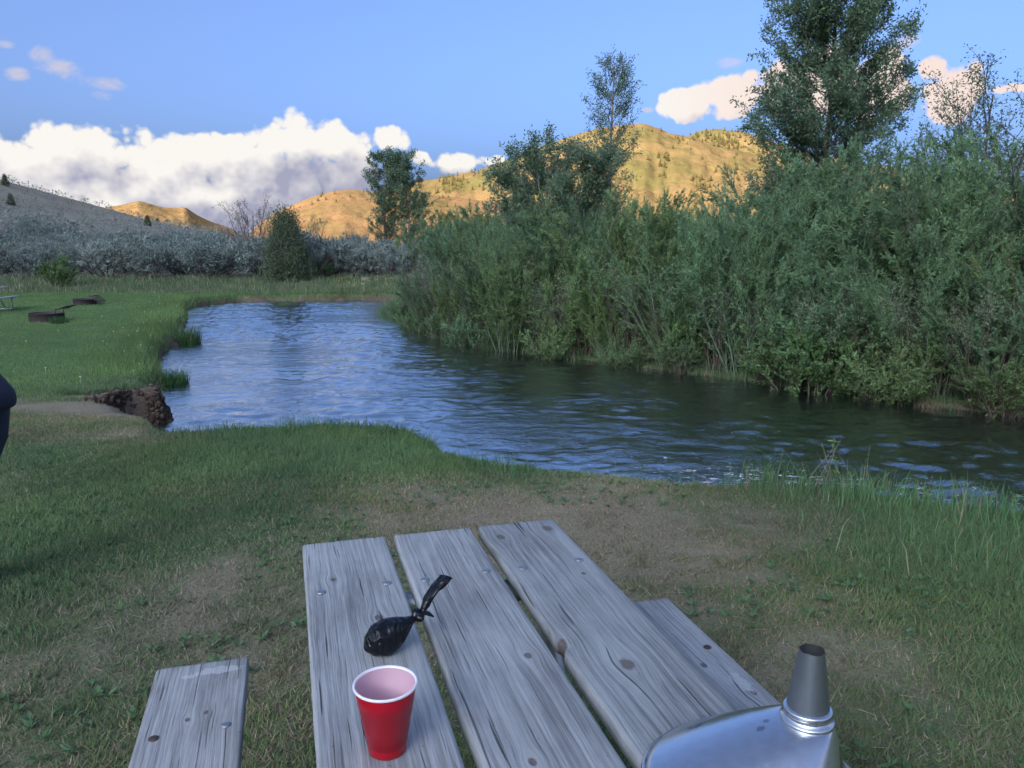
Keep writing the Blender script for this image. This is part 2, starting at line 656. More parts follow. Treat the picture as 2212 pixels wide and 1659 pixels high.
# hills: cured grass, green draws, rock
def hill_mat(name, grass, green, rock, gk, rk):
    m, nt, b = new_mat(name)
    p = geo_pos(nt)
    a = p.noise(0.012, 5.0, 0.6)
    c = p.noise(0.05, 6.0, 0.7)
    g = mixc(nt, (a * 0.7 + c * 0.45).ss(gk, gk + 0.22), grass, green)
    r = p.noise(0.035, 7.0, 0.75, 0.4)
    g = mixc(nt, r.ss(rk, rk + 0.09), g, rock)
    sp = p.noise(0.35, 4.0, 0.8)
    kk = sp * 0.8 + 0.6
    g = mixc(nt, 1.0, g, comb(nt, kk, kk, kk), 'MULTIPLY')
    shrubs = p.voronoi(0.22, 0.0).ss(0.36, 0.18) * p.noise(0.02, 3.0, 0.6).ss(0.42, 0.58)
    g = mixc(nt, shrubs * 0.75, g, (0.085, 0.080, 0.035))
    put(nt, g, b.inputs['Base Color'])
    b.inputs['Roughness'].default_value = 1.0
    b.inputs['Specular IOR Level'].default_value = 0.0
    bump(nt, b, r + sp * 0.6, 0.5, 3.0)
    return m


# ------------------------------------------------------------------ ground sheet
def axis_coords(lo, hi, step, out_lo, out_hi, g):
    c = list(np.arange(lo, hi + 1e-6, step))
    s = step
    while c[-1] < out_hi:
        s *= g
        c.append(c[-1] + s)
    s = step
    while c[0] > out_lo:
        s *= g
        c.insert(0, c[0] - s)
    return np.array(c)


gx = axis_coords(-15.0, 12.0, 0.13, -3500, 3500, 1.055)
gy = axis_coords(1.0, 37.0, 0.13, -3500, 4500, 1.055)
GX, GY = np.meshgrid(gx, gy)
px, py = GX.ravel(), GY.ravel()
sd_g = river_sd(px, py)
pz = ground_h(px, py, sd_g)
nx, ny = len(gx), len(gy)
ii = (np.arange(ny - 1)[:, None] * nx + np.arange(nx - 1)[None, :]).ravel()
Q = np.stack([ii, ii + 1, ii + nx + 1, ii + nx], -1)
me = mesh_np('ground', np.stack([px, py, pz], -1), Q, None, True, ground_colour(px, py, sd_g))
tag(obj('ground', me, M_ground), 'grassy ground of the campsite and sagebrush slope', None, None, 'structure')

# the eroded cut on the left bank: crumbly face with root fringe, finer than the ground sheet
M_cut, nt, b = new_mat('crumbling_soil')
p = geo_pos(nt)
c1 = p.vm('MULTIPLY', (1.0, 1.0, 0.35)).noise(16.0, 6.0, 0.7)
c2 = p.noise(60.0, 4.0, 0.7)
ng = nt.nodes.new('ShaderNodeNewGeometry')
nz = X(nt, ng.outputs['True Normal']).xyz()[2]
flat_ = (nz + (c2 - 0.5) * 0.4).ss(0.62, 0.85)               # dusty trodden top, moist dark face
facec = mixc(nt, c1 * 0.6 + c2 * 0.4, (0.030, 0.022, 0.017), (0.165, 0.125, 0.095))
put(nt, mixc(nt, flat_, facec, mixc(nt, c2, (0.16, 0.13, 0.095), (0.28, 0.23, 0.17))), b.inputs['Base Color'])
b.inputs['Roughness'].default_value = 0.95
b.inputs['Specular IOR Level'].default_value = 0.1
bump(nt, b, c1 + c2 * 0.6, 1.0, 0.05)
cxs = np.arange(-5.95, -4.70, 0.022)
cys = np.arange(9.8, 11.6, 0.022)
CX, CY = np.meshgrid(cxs, cys)
ux, uy = CX.ravel(), CY.ravel()
sdc = river_sd(ux, uy)
cz = ground_h(ux, uy, sdc)
flut = fbm(ux / 0.10, uy / 0.10, 3, 141) * 0.6 + fbm(ux / 0.30, uy / 0.30, 2, 145)
face = sst(0.46, 0.22, sdc + 0.12 * flut) * sst(-0.5, -0.1, sdc)
dxc, dyc = 0.55 * face * 0.10 * flut, -0.8 * face * 0.10 * flut
lift = 0.012 - 0.10 * sst(0.26, 0.42, sdc + 0.10 * flut) - 0.05 * sst(-0.28, -0.45, sdc)
edge_d = np.minimum.reduce([ux - cxs[0], cxs[-1] - ux, uy - cys[0], cys[-1] - uy])
lift = lift - 0.12 * sst(0.12, 0.0, edge_d)
cz = cz + lift + face * (0.045 * fbm(ux / 0.06, uy / 0.06, 3, 143) + 0.05 * fbm(ux / 0.17, uy / 0.17, 2, 147) - 0.005)
n = len(cxs)
ii = (np.arange(len(cys) - 1)[:, None] * n + np.arange(n - 1)[None, :]).ravel()
me = mesh_np('eroded_bank', np.stack([ux + dxc, uy + dyc, cz], -1), np.stack([ii, ii + 1, ii + n + 1, ii + n], -1), None, False)
tag(obj('eroded_bank', me, M_cut), 'crumbling brown dirt bank cut by the river on the left', None, None, 'structure')

crg = np.random.default_rng(77)
zgx, zgy = np.gradient(cz.reshape(CX.shape), 0.022)
steep = np.where((np.hypot(zgx, zgy).ravel() > 0.9) & (cz > WATER - 0.05) & (edge_d > 0.1))[0]
bmc = bmesh.new()
bmesh.ops.create_icosphere(bmc, subdivisions=1, radius=1.0)
ico_v = np.array([v.co[:] for v in bmc.verts]); ico_f = np.array([[v.index for v in f.verts] for f in bmc.faces])
bmc.free()
Gc = Geo()
for i_ in crg.choice(steep, min(len(steep), 420), replace=False):
    rr_ = crg.uniform(0.012, 0.045) * crg.uniform(0.6, 1.3)
    Gc.add(ico_v * crg.uniform(0.7, 1.3, (len(ico_v), 1)) * rr_ * np.array([1.0, 1.0, 1.4]) + np.array([ux[i_] + dxc[i_] + 0.005, uy[i_] + dyc[i_] - 0.008, cz[i_]]), None, ico_f)
for i_ in crg.choice(steep, min(len(steep), 70), replace=False):                     # hanging roots
    p0_ = np.array([ux[i_] + dxc[i_] + 0.01, uy[i_] + dyc[i_] - 0.03, cz[i_] + 0.02])
    Gc.tube(np.stack([p0_, p0_ + [crg.normal(0, 0.02), -0.02, -0.06], p0_ + [crg.normal(0, 0.04), -0.03, -crg.uniform(0.10, 0.2)]]), np.array([0.005, 0.004, 0.002]), 3, False)
tag(obj('soil_clods', Gc.mesh('soil_clods'), M_cut), 'loose soil clods and roots on the face of the dirt cut', 'soil', None, 'stuff')

# ------------------------------------------------------------------ river surface
M_water, nt, b = new_mat('river_water')
p = geo_pos(nt)
ps = p.vm('MULTIPLY', (0.85, 1.15, 1.0))
w1 = 1.0 - (ps.noise(1.5, 2.0, 0.5, 1.4) - 0.5).abs() * 4.0
w2 = 1.0 - (ps.noise(3.9, 2.0, 0.5, 1.2) - 0.5).abs() * 4.0
w3 = 1.0 - (ps.noise(10.0, 2.0, 0.55, 0.9) - 0.5).abs() * 4.0
w4 = ps.noise(30.0, 2.0, 0.6, 0.5)
ruffle = ps.noise(0.55, 3.0, 0.6, 0.5).ss(0.30, 0.68, 0.45, 1.35)
bump(nt, b, (w2 * 0.3 + w3 * 0.30 + w4 * 0.30) * ruffle, 0.7, 0.012)
px_, py_, pz_ = p.xyz()
# foam flecks where the current runs along the near right bank
zone = (px_ - 3.4).abs().ss(3.6, 0.8) * (py_ + px_ * 0.42 - 9.0).abs().ss(1.6, 0.2)
fo = p.vm('MULTIPLY', (1.0, 2.2, 1.0)).noise(7.0, 6.0, 0.7, 1.2)
foam = (fo + zone * 0.11).ss(0.672, 0.71) * zone.ss(0.02, 0.3)
put(nt, mixc(nt, foam, (0.010, 0.016, 0.014), (0.62, 0.66, 0.70)), b.inputs['Base Color'])
put(nt, foam * 0.6 + 0.03, b.inputs['Roughness'])
b.inputs['IOR'].default_value = 1.6
gl = nt.nodes.new('ShaderNodeBsdfGlossy')
gl.inputs['Roughness'].default_value = 0.03
gl.inputs['Color'].default_value = (0.95, 0.97, 1.0, 1)
nt.links.new(b.inputs['Normal'].links[0].from_socket, gl.inputs['Normal'])
mxw = nt.nodes.new('ShaderNodeMixShader')
put(nt, (1.0 - foam) * 0.45, mxw.inputs[0])
nt.links.new(b.outputs[0], mxw.inputs[1])
nt.links.new(gl.outputs[0], mxw.inputs[2])
nt.links.new(mxw.outputs[0], nt.nodes['Material Output'].inputs[0])
wgx = np.concatenate([np.arange(-14, 10.5, 0.055), np.arange(10.6, 62, 0.8)])
wgy = np.concatenate([np.arange(-7, 3.9, 0.4), np.arange(4, 40.5, 0.055)])
WX, WY = np.meshgrid(wgx, wgy)
qx, qy = WX.ravel(), WY.ravel()
coarse_near = (qx > -13.6) & (qx < 62)
sdw = np.full(qx.shape, 9.0)
sdw[coarse_near] = river_sd(qx[coarse_near], qy[coarse_near])
qz = np.full(qx.shape, WATER)
m_ = sdw < 0.9
ax_, ay_ = qx[m_], qy[m_]
wx1 = ax_ + 0.25 * fbm(ax_ / 0.8, ay_ / 0.8, 2, 181)
wy1 = ay_ + 0.25 * fbm(ax_ / 0.8, ay_ / 0.8, 2, 183)
ruf = 0.5 + 0.95 * sst(-0.35, 0.45, fbm(ax_ / 2.6, ay_ / 2.6, 3, 187))
rid = lambda a_, b_, sd_: 1.0 - 2.0 * np.abs(fbm(a_, b_, 2, sd_))
wave = 0.014 * rid(wx1 / 0.75, wy1 / 0.50, 191) + 0.013 * rid(wx1 / 0.32 + 3, wy1 / 0.21, 193) + 0.0075 * fbm(wx1 / 0.16, wy1 / 0.12, 2, 195) + 0.012 * fbm(ax_ / 2.4, ay_ / 1.6, 2, 197)
qz[m_] = WATER + wave * (0.95 + 0.45 * sst(15, 7, ay_)) * ruf * (0.35 + 0.65 * sst(0.2, -1.2, sdw[m_]))
nw = len(wgx)
keep = (sdw < 0.6).reshape(len(wgy), nw)
kq = keep[:-1, :-1] & keep[1:, :-1] & keep[:-1, 1:] & keep[1:, 1:]
ii = (np.arange(len(wgy) - 1)[:, None] * nw + np.arange(nw - 1)[None, :])[kq]
Q = np.stack([ii, ii + 1, ii + nw + 1, ii + nw], -1)
used = np.unique(Q)
remap = np.full(len(qx), -1); remap[used] = np.arange(len(used))
me = mesh_np('river', np.stack([qx, qy, qz], -1)[used], remap[Q], None, True)
tag(obj('river', me, M_water), 'rippling river water reflecting sky and willows', None, None, 'structure')

# ------------------------------------------------------------------ hills
HILLS = {}


def hill(name, label, sky_pts, toe, crest, back, mat, seed, na=220, nr=90, rough=0.040):
    pts = []
    for (u, v) in sky_pts:
        r = ray(u, v)
        pts.append((math.atan2(r[0], r[1]), r[2] / math.hypot(r[0], r[1])))
    pts.sort()
    A = np.array([q[0] for q in pts]); E_ = np.array([q[1] for q in pts])
    az = np.linspace(A[0], A[-1], na)
    el = np.interp(az, A, E_)
    k = np.ones(7) / 7
    el = np.convolve(np.pad(el, 3, 'edge'), k, 'valid')
    H = CZ + el * crest
    ends = sst(0, 0.06, (az - az[0]) / (az[-1] - az[0])) * sst(0, 0.06, (az[-1] - az) / (az[-1] - az[0]))
    tr = np.concatenate([np.linspace(0, 1, nr), 1 + np.linspace(0, 1, nr // 3)[1:]])
    AZ, TR = np.meshgrid(az, tr)
    HH = np.meshgrid(H * ends, tr)[0]
    R = np.where(TR <= 1, toe + (crest - toe) * TR, crest + (back - crest) * (TR - 1))
    xx, yy = np.sin(AZ) * R, np.cos(AZ) * R
    up = np.where(TR <= 1, 0.25 * TR + 0.75 * sst(-0.25, 1.12, TR) , np.cos(np.clip(TR - 1, 0, 1) * math.pi / 2))
    up0 = 0.75 * sst(-0.25, 1.12, 0.0)
    up = np.where(TR <= 1, (up - up0) / (1.0 - up0), up)
    gul = fbm(AZ * 38, TR * 2.2, 4, seed) * 0.6 + fbm(xx / 45, yy / 45, 4, seed + 3) * 0.5
    fade = np.clip(TR * 3, 0, 1) * (1 - 0.72 * np.exp(-((TR - 1) / 0.10) ** 2))
    zz = -1.5 + (HH + 1.5) * (up + rough * gul * fade * 2.2)
    zz = zz + 0.010 * HH * fbm(AZ * 160, TR * 20, 3, seed + 9) * np.clip(TR * 3, 0, 1)
    n = len(az)
    ii = (np.arange(len(tr) - 1)[:, None] * n + np.arange(n - 1)[None, :]).ravel()
    Q = np.stack([ii, ii + 1, ii + n + 1, ii + n], -1)
    me = mesh_np(name, np.stack([xx.ravel(), yy.ravel(), zz.ravel()], -1), Q, None, True)
    o = tag(obj(name, me, mat), label, None, None, 'structure')
    HILLS[label] = (az, tr, xx, yy, zz)
    return o


M_hillA = hill_mat('hill_gold_rock', (0.31, 0.195, 0.085), (0.175, 0.145, 0.060), (0.40, 0.29, 0.20), 0.54, 0.585)
M_hillB = hill_mat('hill_red_gold', (0.290, 0.178, 0.085), (0.165, 0.145, 0.055), (0.33, 0.22, 0.15), 0.54, 0.62)
M_hillC = hill_mat('hill_gold_green', (0.250, 0.172, 0.076), (0.160, 0.142, 0.052), (0.27, 0.19, 0.115), 0.48, 0.70)

hill('hill', 'low sunlit golden hill with a pale rocky right shoulder',
     [(120, 500), (180, 470), (230, 446), (270, 440), (300, 433), (345, 446), (385, 448), (400, 446), (430, 466), (460, 480), (490, 490), (530, 506)],
     560, 850, 1100, M_hillA, 3)
hill('hill', 'sunlit reddish hillside with scattered shrubs behind the cottonwood pair',
     [(500, 520), (560, 482), (600, 457), (650, 432), (700, 416), (730, 408), (760, 406), (800, 411), (860, 414), (930, 420), (1010, 428), (1100, 440), (1300, 470), (1500, 505)],
     420, 640, 850, M_hillB, 13)
hill('hill', 'big sunlit golden hill with dark conifer patches below its summit',
     [(740, 460), (820, 420), (900, 391), (960, 384), (1040, 366), (1100, 344), (1180, 308), (1260, 280), (1330, 268), (1380, 262), (1412, 268), (1450, 283), (1500, 294),
      (1560, 312), (1650, 335), (1800, 365), (2000, 390), (2212, 410), (2500, 440)],
     520, 980, 1300, M_hillC, 23, 320, 110)
hill('hill', 'rounded hill covered with conifers to the right of the summit',
     [(1400, 330), (1460, 302), (1500, 287), (1550, 276), (1590, 279), (1640, 295), (1720, 320), (1900, 360), (2100, 400)],
     900, 1350, 1700, M_hillC, 37)

# the ridge behind the camera that keeps the evening sun off the valley floor
rs = np.linspace(-2300, 2300, 120)
rt = np.linspace(-1, 1, 26)
RS, RT = np.meshgrid(rs, rt)
ld = np.array([math.sin(SUN_TRAVEL_AZ), math.cos(SUN_TRAVEL_AZ)])
lp = np.array([ld[1], -ld[0]])
crest = 517 + 9 * fbm(RS / 250, RS * 0, 3, 91)
prof = np.where(RT > 0, 1 - sst(0, 1, RT), 1 - sst(0, 1, -RT))
rz_ = -2 + (crest + 2) * prof * sst(2300, 1900, np.abs(RS)) + 40 * fbm(RS / 110, RT * 4, 4, 93) * prof * (1 - prof)
rx_ = -ld[0] * 1300 + ld[0] * RT * 800 + lp[0] * RS
ry_ = -ld[1] * 1300 + ld[1] * RT * 800 + lp[1] * RS
n = len(rs)
ii = (np.arange(len(rt) - 1)[:, None] * n + np.arange(n - 1)[None, :]).ravel()
me = mesh_np('ridge', np.stack([rx_.ravel(), ry_.ravel(), rz_.ravel()], -1), np.stack([ii, ii + 1, ii + n + 1, ii + n], -1), None, True)
tag(obj('ridge', me, M_hillC), 'long dry ridge behind the campsite', None, None, 'structure')


# ------------------------------------------------------------------ vegetation builders
def leaf_quads(P, D, L, W, rng, sag=0.0, N=None):
    """rhombic leaves: base P, direction D, length L, width W, N the side most leaves face"""
    n = len(P)
    Sd = unit(np.cross(D, rng.normal(size=(n, 3)) * (0.35 if N is not None else 1.0) + (0 if N is None else N)))
    L = np.asarray(L).reshape(-1, 1) * np.ones((n, 1))
    W = np.asarray(W).reshape(-1, 1) * np.ones((n, 1))
    m = P + D * L * 0.45
    tip = P + D * L + np.array([0, 0, -1.0]) * L * sag
    V = np.stack([P, m + Sd * W / 2, tip, m - Sd * W / 2], 1).reshape(-1, 3)
    return V, np.arange(4 * n).reshape(n, 4)


def tint(rng, n, lo=0.75, hi=1.3, hue=0.08):
    k = rng.uniform(lo, hi, (n, 1))
    h = rng.normal(0, hue, (n, 1))
    return np.clip(np.concatenate([k * (1 + h), k, k * (1 - h)], 1), 0.05, 3)


def bend_path(rng, p0, d0, L, k, up, wob):
    P = [np.array(p0, float)]
    d = np.array(d0, float)
    for i in range(k):
        d = d + np.array([0, 0, up]) + rng.normal(0, wob, 3)
        d /= np.linalg.norm(d)
        P.append(P[-1] + d * L / k)
    return np.array(P)


def along(path, t):
    s = np.clip(np.asarray(t) * (len(path) - 1), 0, len(path) - 1.0001)
    i = s.astype(int)
    f = (s - i)[:, None]
    return path[i] * (1 - f) + path[i + 1] * f, unit(path[i + 1] - path[i])


def make_willow(seed, h=3.3, w=1.5, stems=22, twigs=20, leaves=22, leaf=(0.075, 0.020), spread=0.55, low=0.16):
    rng = np.random.default_rng(seed)
    G, F = Geo(), Geo()
    for s in range(stems):
        a = rng.uniform(0, 2 * math.pi)
        r0 = 0.45 * w * math.sqrt(rng.uniform(0, 1)) * 0.6
        tilt = rng.uniform(0.02, spread)
        p0 = np.array([math.cos(a) * r0, math.sin(a) * r0, -0.15])
        d = np.array([math.cos(a) * tilt, math.sin(a) * tilt, 1.0])
        L = h * rng.uniform(0.62, 1.03) * (1.0 - 0.18 * (tilt / spread) ** 2)
        path = bend_path(rng, p0, unit(d), L, 8, -0.01, 0.07)
        G.tube(path, np.linspace(0.017, 0.003, 9), 4, False)
        T = low + (1 - low) * np.sqrt(rng.uniform(0, 1, twigs))
        P0, D0 = along(path, T)
        for j in range(twigs):
            out = unit(D0[j] + rng.normal(0, 0.55, 3) + np.array([0, 0, 0.25]) + 0.35 * np.array([math.cos(a), math.sin(a), 0]))
            tl = rng.uniform(0.25, 0.62) * (1.15 - 0.55 * T[j])
            tp = bend_path(rng, P0[j], out, tl, 3, 0.06, 0.10)
            G.tube(tp, np.linspace(0.0045, 0.0015, 4), 3, False)
            t = rng.uniform(0.05, 1.0, leaves)
            LP, LD = along(tp, t)
            dirs = unit(LD + rng.normal(0, 0.65, (leaves, 3)))
            V, Qd = leaf_quads(LP, dirs, rng.uniform(0.7, 1.25, leaves) * leaf[0], rng.uniform(0.8, 1.2, leaves) * leaf[1], rng, 0.05, unit(LP * np.array([1, 1, 0.0]) / w + np.array([0, 0, 0.55])) * 0.8)
            F.add(V, Qd, None, np.repeat(tint(rng, leaves) * rng.uniform(0.7, 1.3), 4, 0))
        t = rng.uniform(0.5, 1.0, leaves)
        LP, LD = along(path, t)
        V, Qd = leaf_quads(LP, unit(LD + rng.normal(0, 0.5, (leaves, 3))), leaf[0], leaf[1], rng)
        F.add(V, Qd, None, np.repeat(tint(rng, leaves), 4, 0))
    return G.mesh('stems'), F.mesh('foliage')


def make_tree(seed, h, prof, trunk_r=0.16, limbs=46, subs=7, leaves=34, leaf=(0.10, 0.055), lean=0.0, clear=0.15, upang=0.75, trunks=1, spread=0.12, clump=0.30):
    """broadleaf tree: tapered trunk, rising limbs, twigs, leaf clusters; prof(t) is the crown half-width"""
    rng = np.random.default_rng(seed)
    G, F = Geo(), Geo()
    for tk in range(trunks):
        a0 = 2 * math.pi * tk / max(1, trunks) + rng.uniform(0, 1)
        sp = 0 if trunks == 1 else spread
        hh = h * (1.0 if tk == 0 else rng.uniform(0.8, 0.98))
        tp = bend_path(rng, (math.cos(a0) * sp, math.sin(a0) * sp, -0.3), unit(np.array([lean + math.cos(a0) * sp, math.sin(a0) * sp, 1.0])), hh, 14, 0.015, 0.035)
        G.tube(tp, trunk_r * (1 - np.linspace(0, 1, 15)) ** 0.8 + 0.012, 8, False)
        nl = limbs // trunks
        T = np.sort(clear + (0.985 - clear) * (rng.uniform(0, 1, nl) ** 0.85))
        P0, D0 = along(tp, T)
        for i in range(nl):
            a = rng.uniform(0, 2 * math.pi) if trunks == 1 else a0 + rng.normal(0, 1.5)
            L = prof(T[i]) * rng.uniform(0.65, 1.12)
            d = unit(np.array([math.cos(a), math.sin(a), rng.uniform(0.6, 1.3) * upang]))
            lp_ = bend_path(rng, P0[i], d, L * 1.2, 6, 0.05, 0.09)
            G.tube(lp_, np.linspace(max(0.012, trunk_r * 0.30 * (1 - T[i] * 0.8)), 0.006, 7), 5, False)
            ns = max(3, int(subs * (0.45 + 0.75 * L / max(0.3, prof(0.45)))))
            ts = rng.uniform(0.18, 1.0, ns)
            SP, SD = along(lp_, ts)
            for j in range(ns):
                dd = unit(SD[j] + rng.normal(0, 0.6, 3) + np.array([0, 0, 0.2]))
                sp_ = bend_path(rng, SP[j], dd, rng.uniform(0.3, 0.75) * (0.5 + 0.5 * min(1, L)), 3, 0.04, 0.12)
                G.tube(sp_, np.linspace(0.007, 0.003, 4), 3, False)
                m = int(leaves * rng.uniform(0.45, 1.3))
                LP, LD = along(sp_, rng.uniform(0.1, 1.0, m))
                LP = LP + rng.normal(0, clump * 0.28, (m, 3))
                dirs = unit(LD * 0.5 + rng.normal(0, 0.8, (m, 3)) + np.array([0, 0, -0.15]))
                V, Qd = leaf_quads(LP, dirs, rng.uniform(0.7, 1.2, m) * leaf[0], rng.uniform(0.7, 1.2, m) * leaf[1], rng)
                F.add(V, Qd, None, np.repeat(tint(rng, m, 0.7, 1.35) * rng.uniform(0.85, 1.15), 4, 0))
    return G.mesh('trunk', True), F.mesh('crown')


def make_sage(seed, h=1.15, w=0.75, tufts=130, per=22, leaf=(0.078, 0.034)):
    rng = np.random.default_rng(seed)
    G, F = Geo(), Geo()
    for s in range(9):
        a = rng.uniform(0, 2 * math.pi)
        d = unit(np.array([math.cos(a) * 0.8, math.sin(a) * 0.8, rng.uniform(0.5, 1.2)]))
        G.tube(bend_path(rng, (0, 0, -0.1), d, h * 0.75, 4, 0.12, 0.2), np.linspace(0.03, 0.008, 5), 4, False)
    # tufts on a lumpy dome, in a few lobes
    lob = rng.normal(0, 1, (6, 3)) * np.array([w * 0.5, w * 0.5, h * 0.10]) + np.array([0, 0, h * 0.52])
    for t in range(tufts):
        c = lob[rng.integers(6)]
        v = unit(rng.normal(size=3) + np.array([0, 0, 0.45]))
        r = np.array([w * 0.46, w * 0.46, h * 0.36]) * rng.uniform(0.65, 1.1)
        P = c + v * r
        P[2] = max(P[2], 0.10)
        if rng.uniform() < 0.35:
            G.tube(np.array([c * np.array([0.6, 0.6, 0.7]), P]), np.array([0.008, 0.004]), 3, False)
        D = unit(v * 0.9 + np.array([0, 0, 0.6]) + rng.normal(0, 0.45, (per, 3)))
        V, Qd = leaf_quads(P + rng.normal(0, 0.045, (per, 3)), D, rng.uniform(0.7, 1.3, per) * leaf[0], leaf[1], rng, 0.0, unit(v + np.array([0, 0, 0.25])) * 1.4)
        F.add(V, Qd, None, np.repeat(tint(rng, per, 0.85, 1.15, 0.04) * rng.uniform(0.75, 1.2), 4, 0))
    return G.mesh('stems'), F.mesh('foliage')


def make_juniper(seed, h, w, n=17000):
    rng = np.random.default_rng(seed)
    G, F = Geo(), Geo()
    tp = bend_path(rng, (0, 0, -0.2), np.array([0, 0, 1.0]), h, 6, 0, 0.03)
    G.tube(tp, np.linspace(0.12, 0.01, 7), 6, False)
    for i in range(260):
        t = 0.01 + 0.94 * rng.uniform(0, 1) ** 1.5
        a = rng.uniform(0, 2 * math.pi)
        r = w * (1 - t) ** 0.62 * rng.uniform(0.75, 1.08) + 0.05
        P = np.array([math.cos(a) * r, math.sin(a) * r, t * h + 0.15])
        b0, _ = along(tp, np.array([t]))
        G.tube(np.array([b0[0], (b0[0] + P) / 2 + [0, 0, -0.05], P]), np.array([0.02, 0.012, 0.005]), 3, False)
        m = n // 260
        Q0 = P * np.array([0.85, 0.85, 1]) + rng.normal(0, 1, (m, 3)) * np.array([0.16, 0.16, 0.22]) * (w / 0.9)
        D = unit(rng.normal(0, 0.4, (m, 3)) + np.array([math.cos(a) * 0.4, math.sin(a) * 0.4, 0.9]))
        V, Qd = leaf_quads(Q0, D, rng.uniform(0.08, 0.16, m), 0.04, rng)
        F.add(V, Qd, None, np.repeat(tint(rng, m, 0.7, 1.3) * rng.uniform(0.8, 1.2), 4, 0))
    return G.mesh('trunk'), F.mesh('crown')


def plant(name, meshes, mats, loc, rz, sc, label, cat, group=None, names=('stems', 'foliage')):
    o = empty(name, loc, rz, label, cat, group)
    o.scale = sc if hasattr(sc, '__len__') else (sc, sc, sc)
    obj(names[0], meshes[0], mats[0], o)
    obj(names[1], meshes[1], mats[1], o)
    return o


def gz(x, y):
    return float(ground_h(np.array([x]), np.array([y]))[0])


# ------------------------------------------------------------------ willow thicket on the right bank
rng = np.random.default_rng(7)
WIL = [make_willow(100 + i, 3.3, 1.5, 32, 32, 35, (0.060, 0.0178), 0.55, 0.08) for i in range(5)]
WIL_TWIGGY = [make_willow(140 + i, 2.5, 1.0, 26, 15, 10, (0.065, 0.014), 0.35, 0.3) for i in range(2)]
WIL_LOW = [make_willow(160 + i, 1.35, 0.9, 30, 13, 20, (0.075, 0.02), 0.8, 0.05) for i in range(2)]
DOG = [make_willow(180 + i, 1.7, 1.0, 30, 18, 24, (0.075, 0.036), 0.8, 0.05) for i in range(2)]
bank = np.array([(-4.4, 27.6), (-3.42, 24.16), (-1.79, 20.43), (-.63, 18.62), (.97, 17.1), (2.76, 15.5), (4.25, 14.2), (5.52, 13.06), (6.51, 11.92), (7.52, 11.1), (8.69, 10.13), (13, 7.5)], float)
seg = np.linalg.norm(np.diff(bank, axis=0), axis=1)
cum = np.concatenate([[0], np.cumsum(seg)])


def bank_pt(s, off):
    s = np.clip(s, 0, cum[-1] - 1e-3)
    i = np.searchsorted(cum, s, 'right') - 1
    f = (s - cum[i]) / seg[i]
    p = bank[i] * (1 - f) + bank[i + 1] * f
    t = (bank[i + 1] - bank[i]) / seg[i]
    nrm = np.array([-t[1], t[0]])
    return p + nrm * off


ORD = ['first', 'second', 'third', 'fourth', 'fifth', 'sixth', 'seventh', 'eighth', 'ninth', 'tenth', 'eleventh', 'twelfth', 'thirteenth', 'fourteenth', 'fifteenth', 'sixteenth',
       'seventeenth', 'eighteenth', 'nineteenth', 'twentieth', 'twenty-first', 'twenty-second', 'twenty-third', 'twenty-fourth', 'twenty-fifth', 'twenty-sixth', 'twenty-seventh', 'twenty-eighth', 'twenty-ninth', 'thirtieth']
GROUPW = 'willows of the thicket along the far bank'
k = 0
total = cum[-1]
for row, (off, step, hsc) in enumerate([(0.6, 1.45, 0.84), (2.3, 1.6, 1.02), (4.4, 1.9, 1.12), (6.6, 2.3, 1.2)]):
    s = 4.6 + row * 0.5
    num = 0
    while s < total:
        u = s / total
        x, y = bank_pt(s, off + rng.uniform(-0.35, 0.35))
        hs = hsc * rng.uniform(0.74, 1.18) * (0.58 + 0.42 * sst(0.12, 0.42, u))
        hs *= 1.0 + (0.20 if row else 0.06) * float(sst(0.22, 0.5, u)) * float(1 - 0.7 * sst(0.72, 0.92, u))
        lab = ['leafy willow shrub leaning over the water, %s from the left in the thicket front',
               'green willow shrub, %s from the left in the second row of the thicket',
               'tall willow shrub, %s from the left in the third row of the thicket',
               'tall willow shrub, %s from the left along the back of the thicket'][row] % ORD[num]
        num += 1
        o_ = plant('willow_shrub', WIL[k % len(WIL)], (M_twig, M_willow), (x, y, gz(x, y) - 0.05), rng.uniform(0, 6.28),
                   (hs * rng.uniform(0.92, 1.12), hs * rng.uniform(0.92, 1.12), hs), lab, 'shrub', GROUPW + [' (front)', ' (middle)', ' (back)', ' (back)'][row])
        if vn(np.array([s * 0.35]), np.array([row * 0.9 + 3.1]), 15)[0] > 0.50:      # the paler kind
            sl = o_.children[-1].material_slots[0]
            sl.link = 'OBJECT'
            sl.material = M_willow_grey
        k += 1
        s += step * rng.uniform(0.85, 1.15)
# twiggy grey-green stems and low sprays at the water's edge
s = 3.0
k = 0
while s < total - 1:
    x, y = bank_pt(s, 0.45 + rng.uniform(-0.15, 0.3))
    sc = rng.uniform(0.6, 1.0)
    plant('willow_sapling', WIL_TWIGGY[k % 2], (M_twig, M_willow_grey), (x, y, gz(x, y) - 0.03), rng.uniform(0, 6.28), (sc, sc, sc * rng.uniform(0.8, 1.05)),
          'thin purplish-stemmed willow sapling at the thicket foot, %s from the left' % ORD[min(k, 29)], 'shrub', 'twiggy willow saplings at the water')
    if k % 2 == 0 and s < total * 0.80:
        x, y = bank_pt(s + 0.35, 0.05 + rng.uniform(-0.1, 0.2))
        sc = rng.uniform(0.55, 0.95)
        plant('willow_sprout', WIL_LOW[(k // 2) % 2], (M_twig, M_willow), (x, y, gz(x, y) - 0.03), rng.uniform(0, 6.28), sc,
              'low leafy willow sprout over the water under the thicket, %s from the left' % ORD[k // 2], 'shrub', 'low willow sprouts at the water')
    k += 1
    s += rng.uniform(0.6, 1.15)
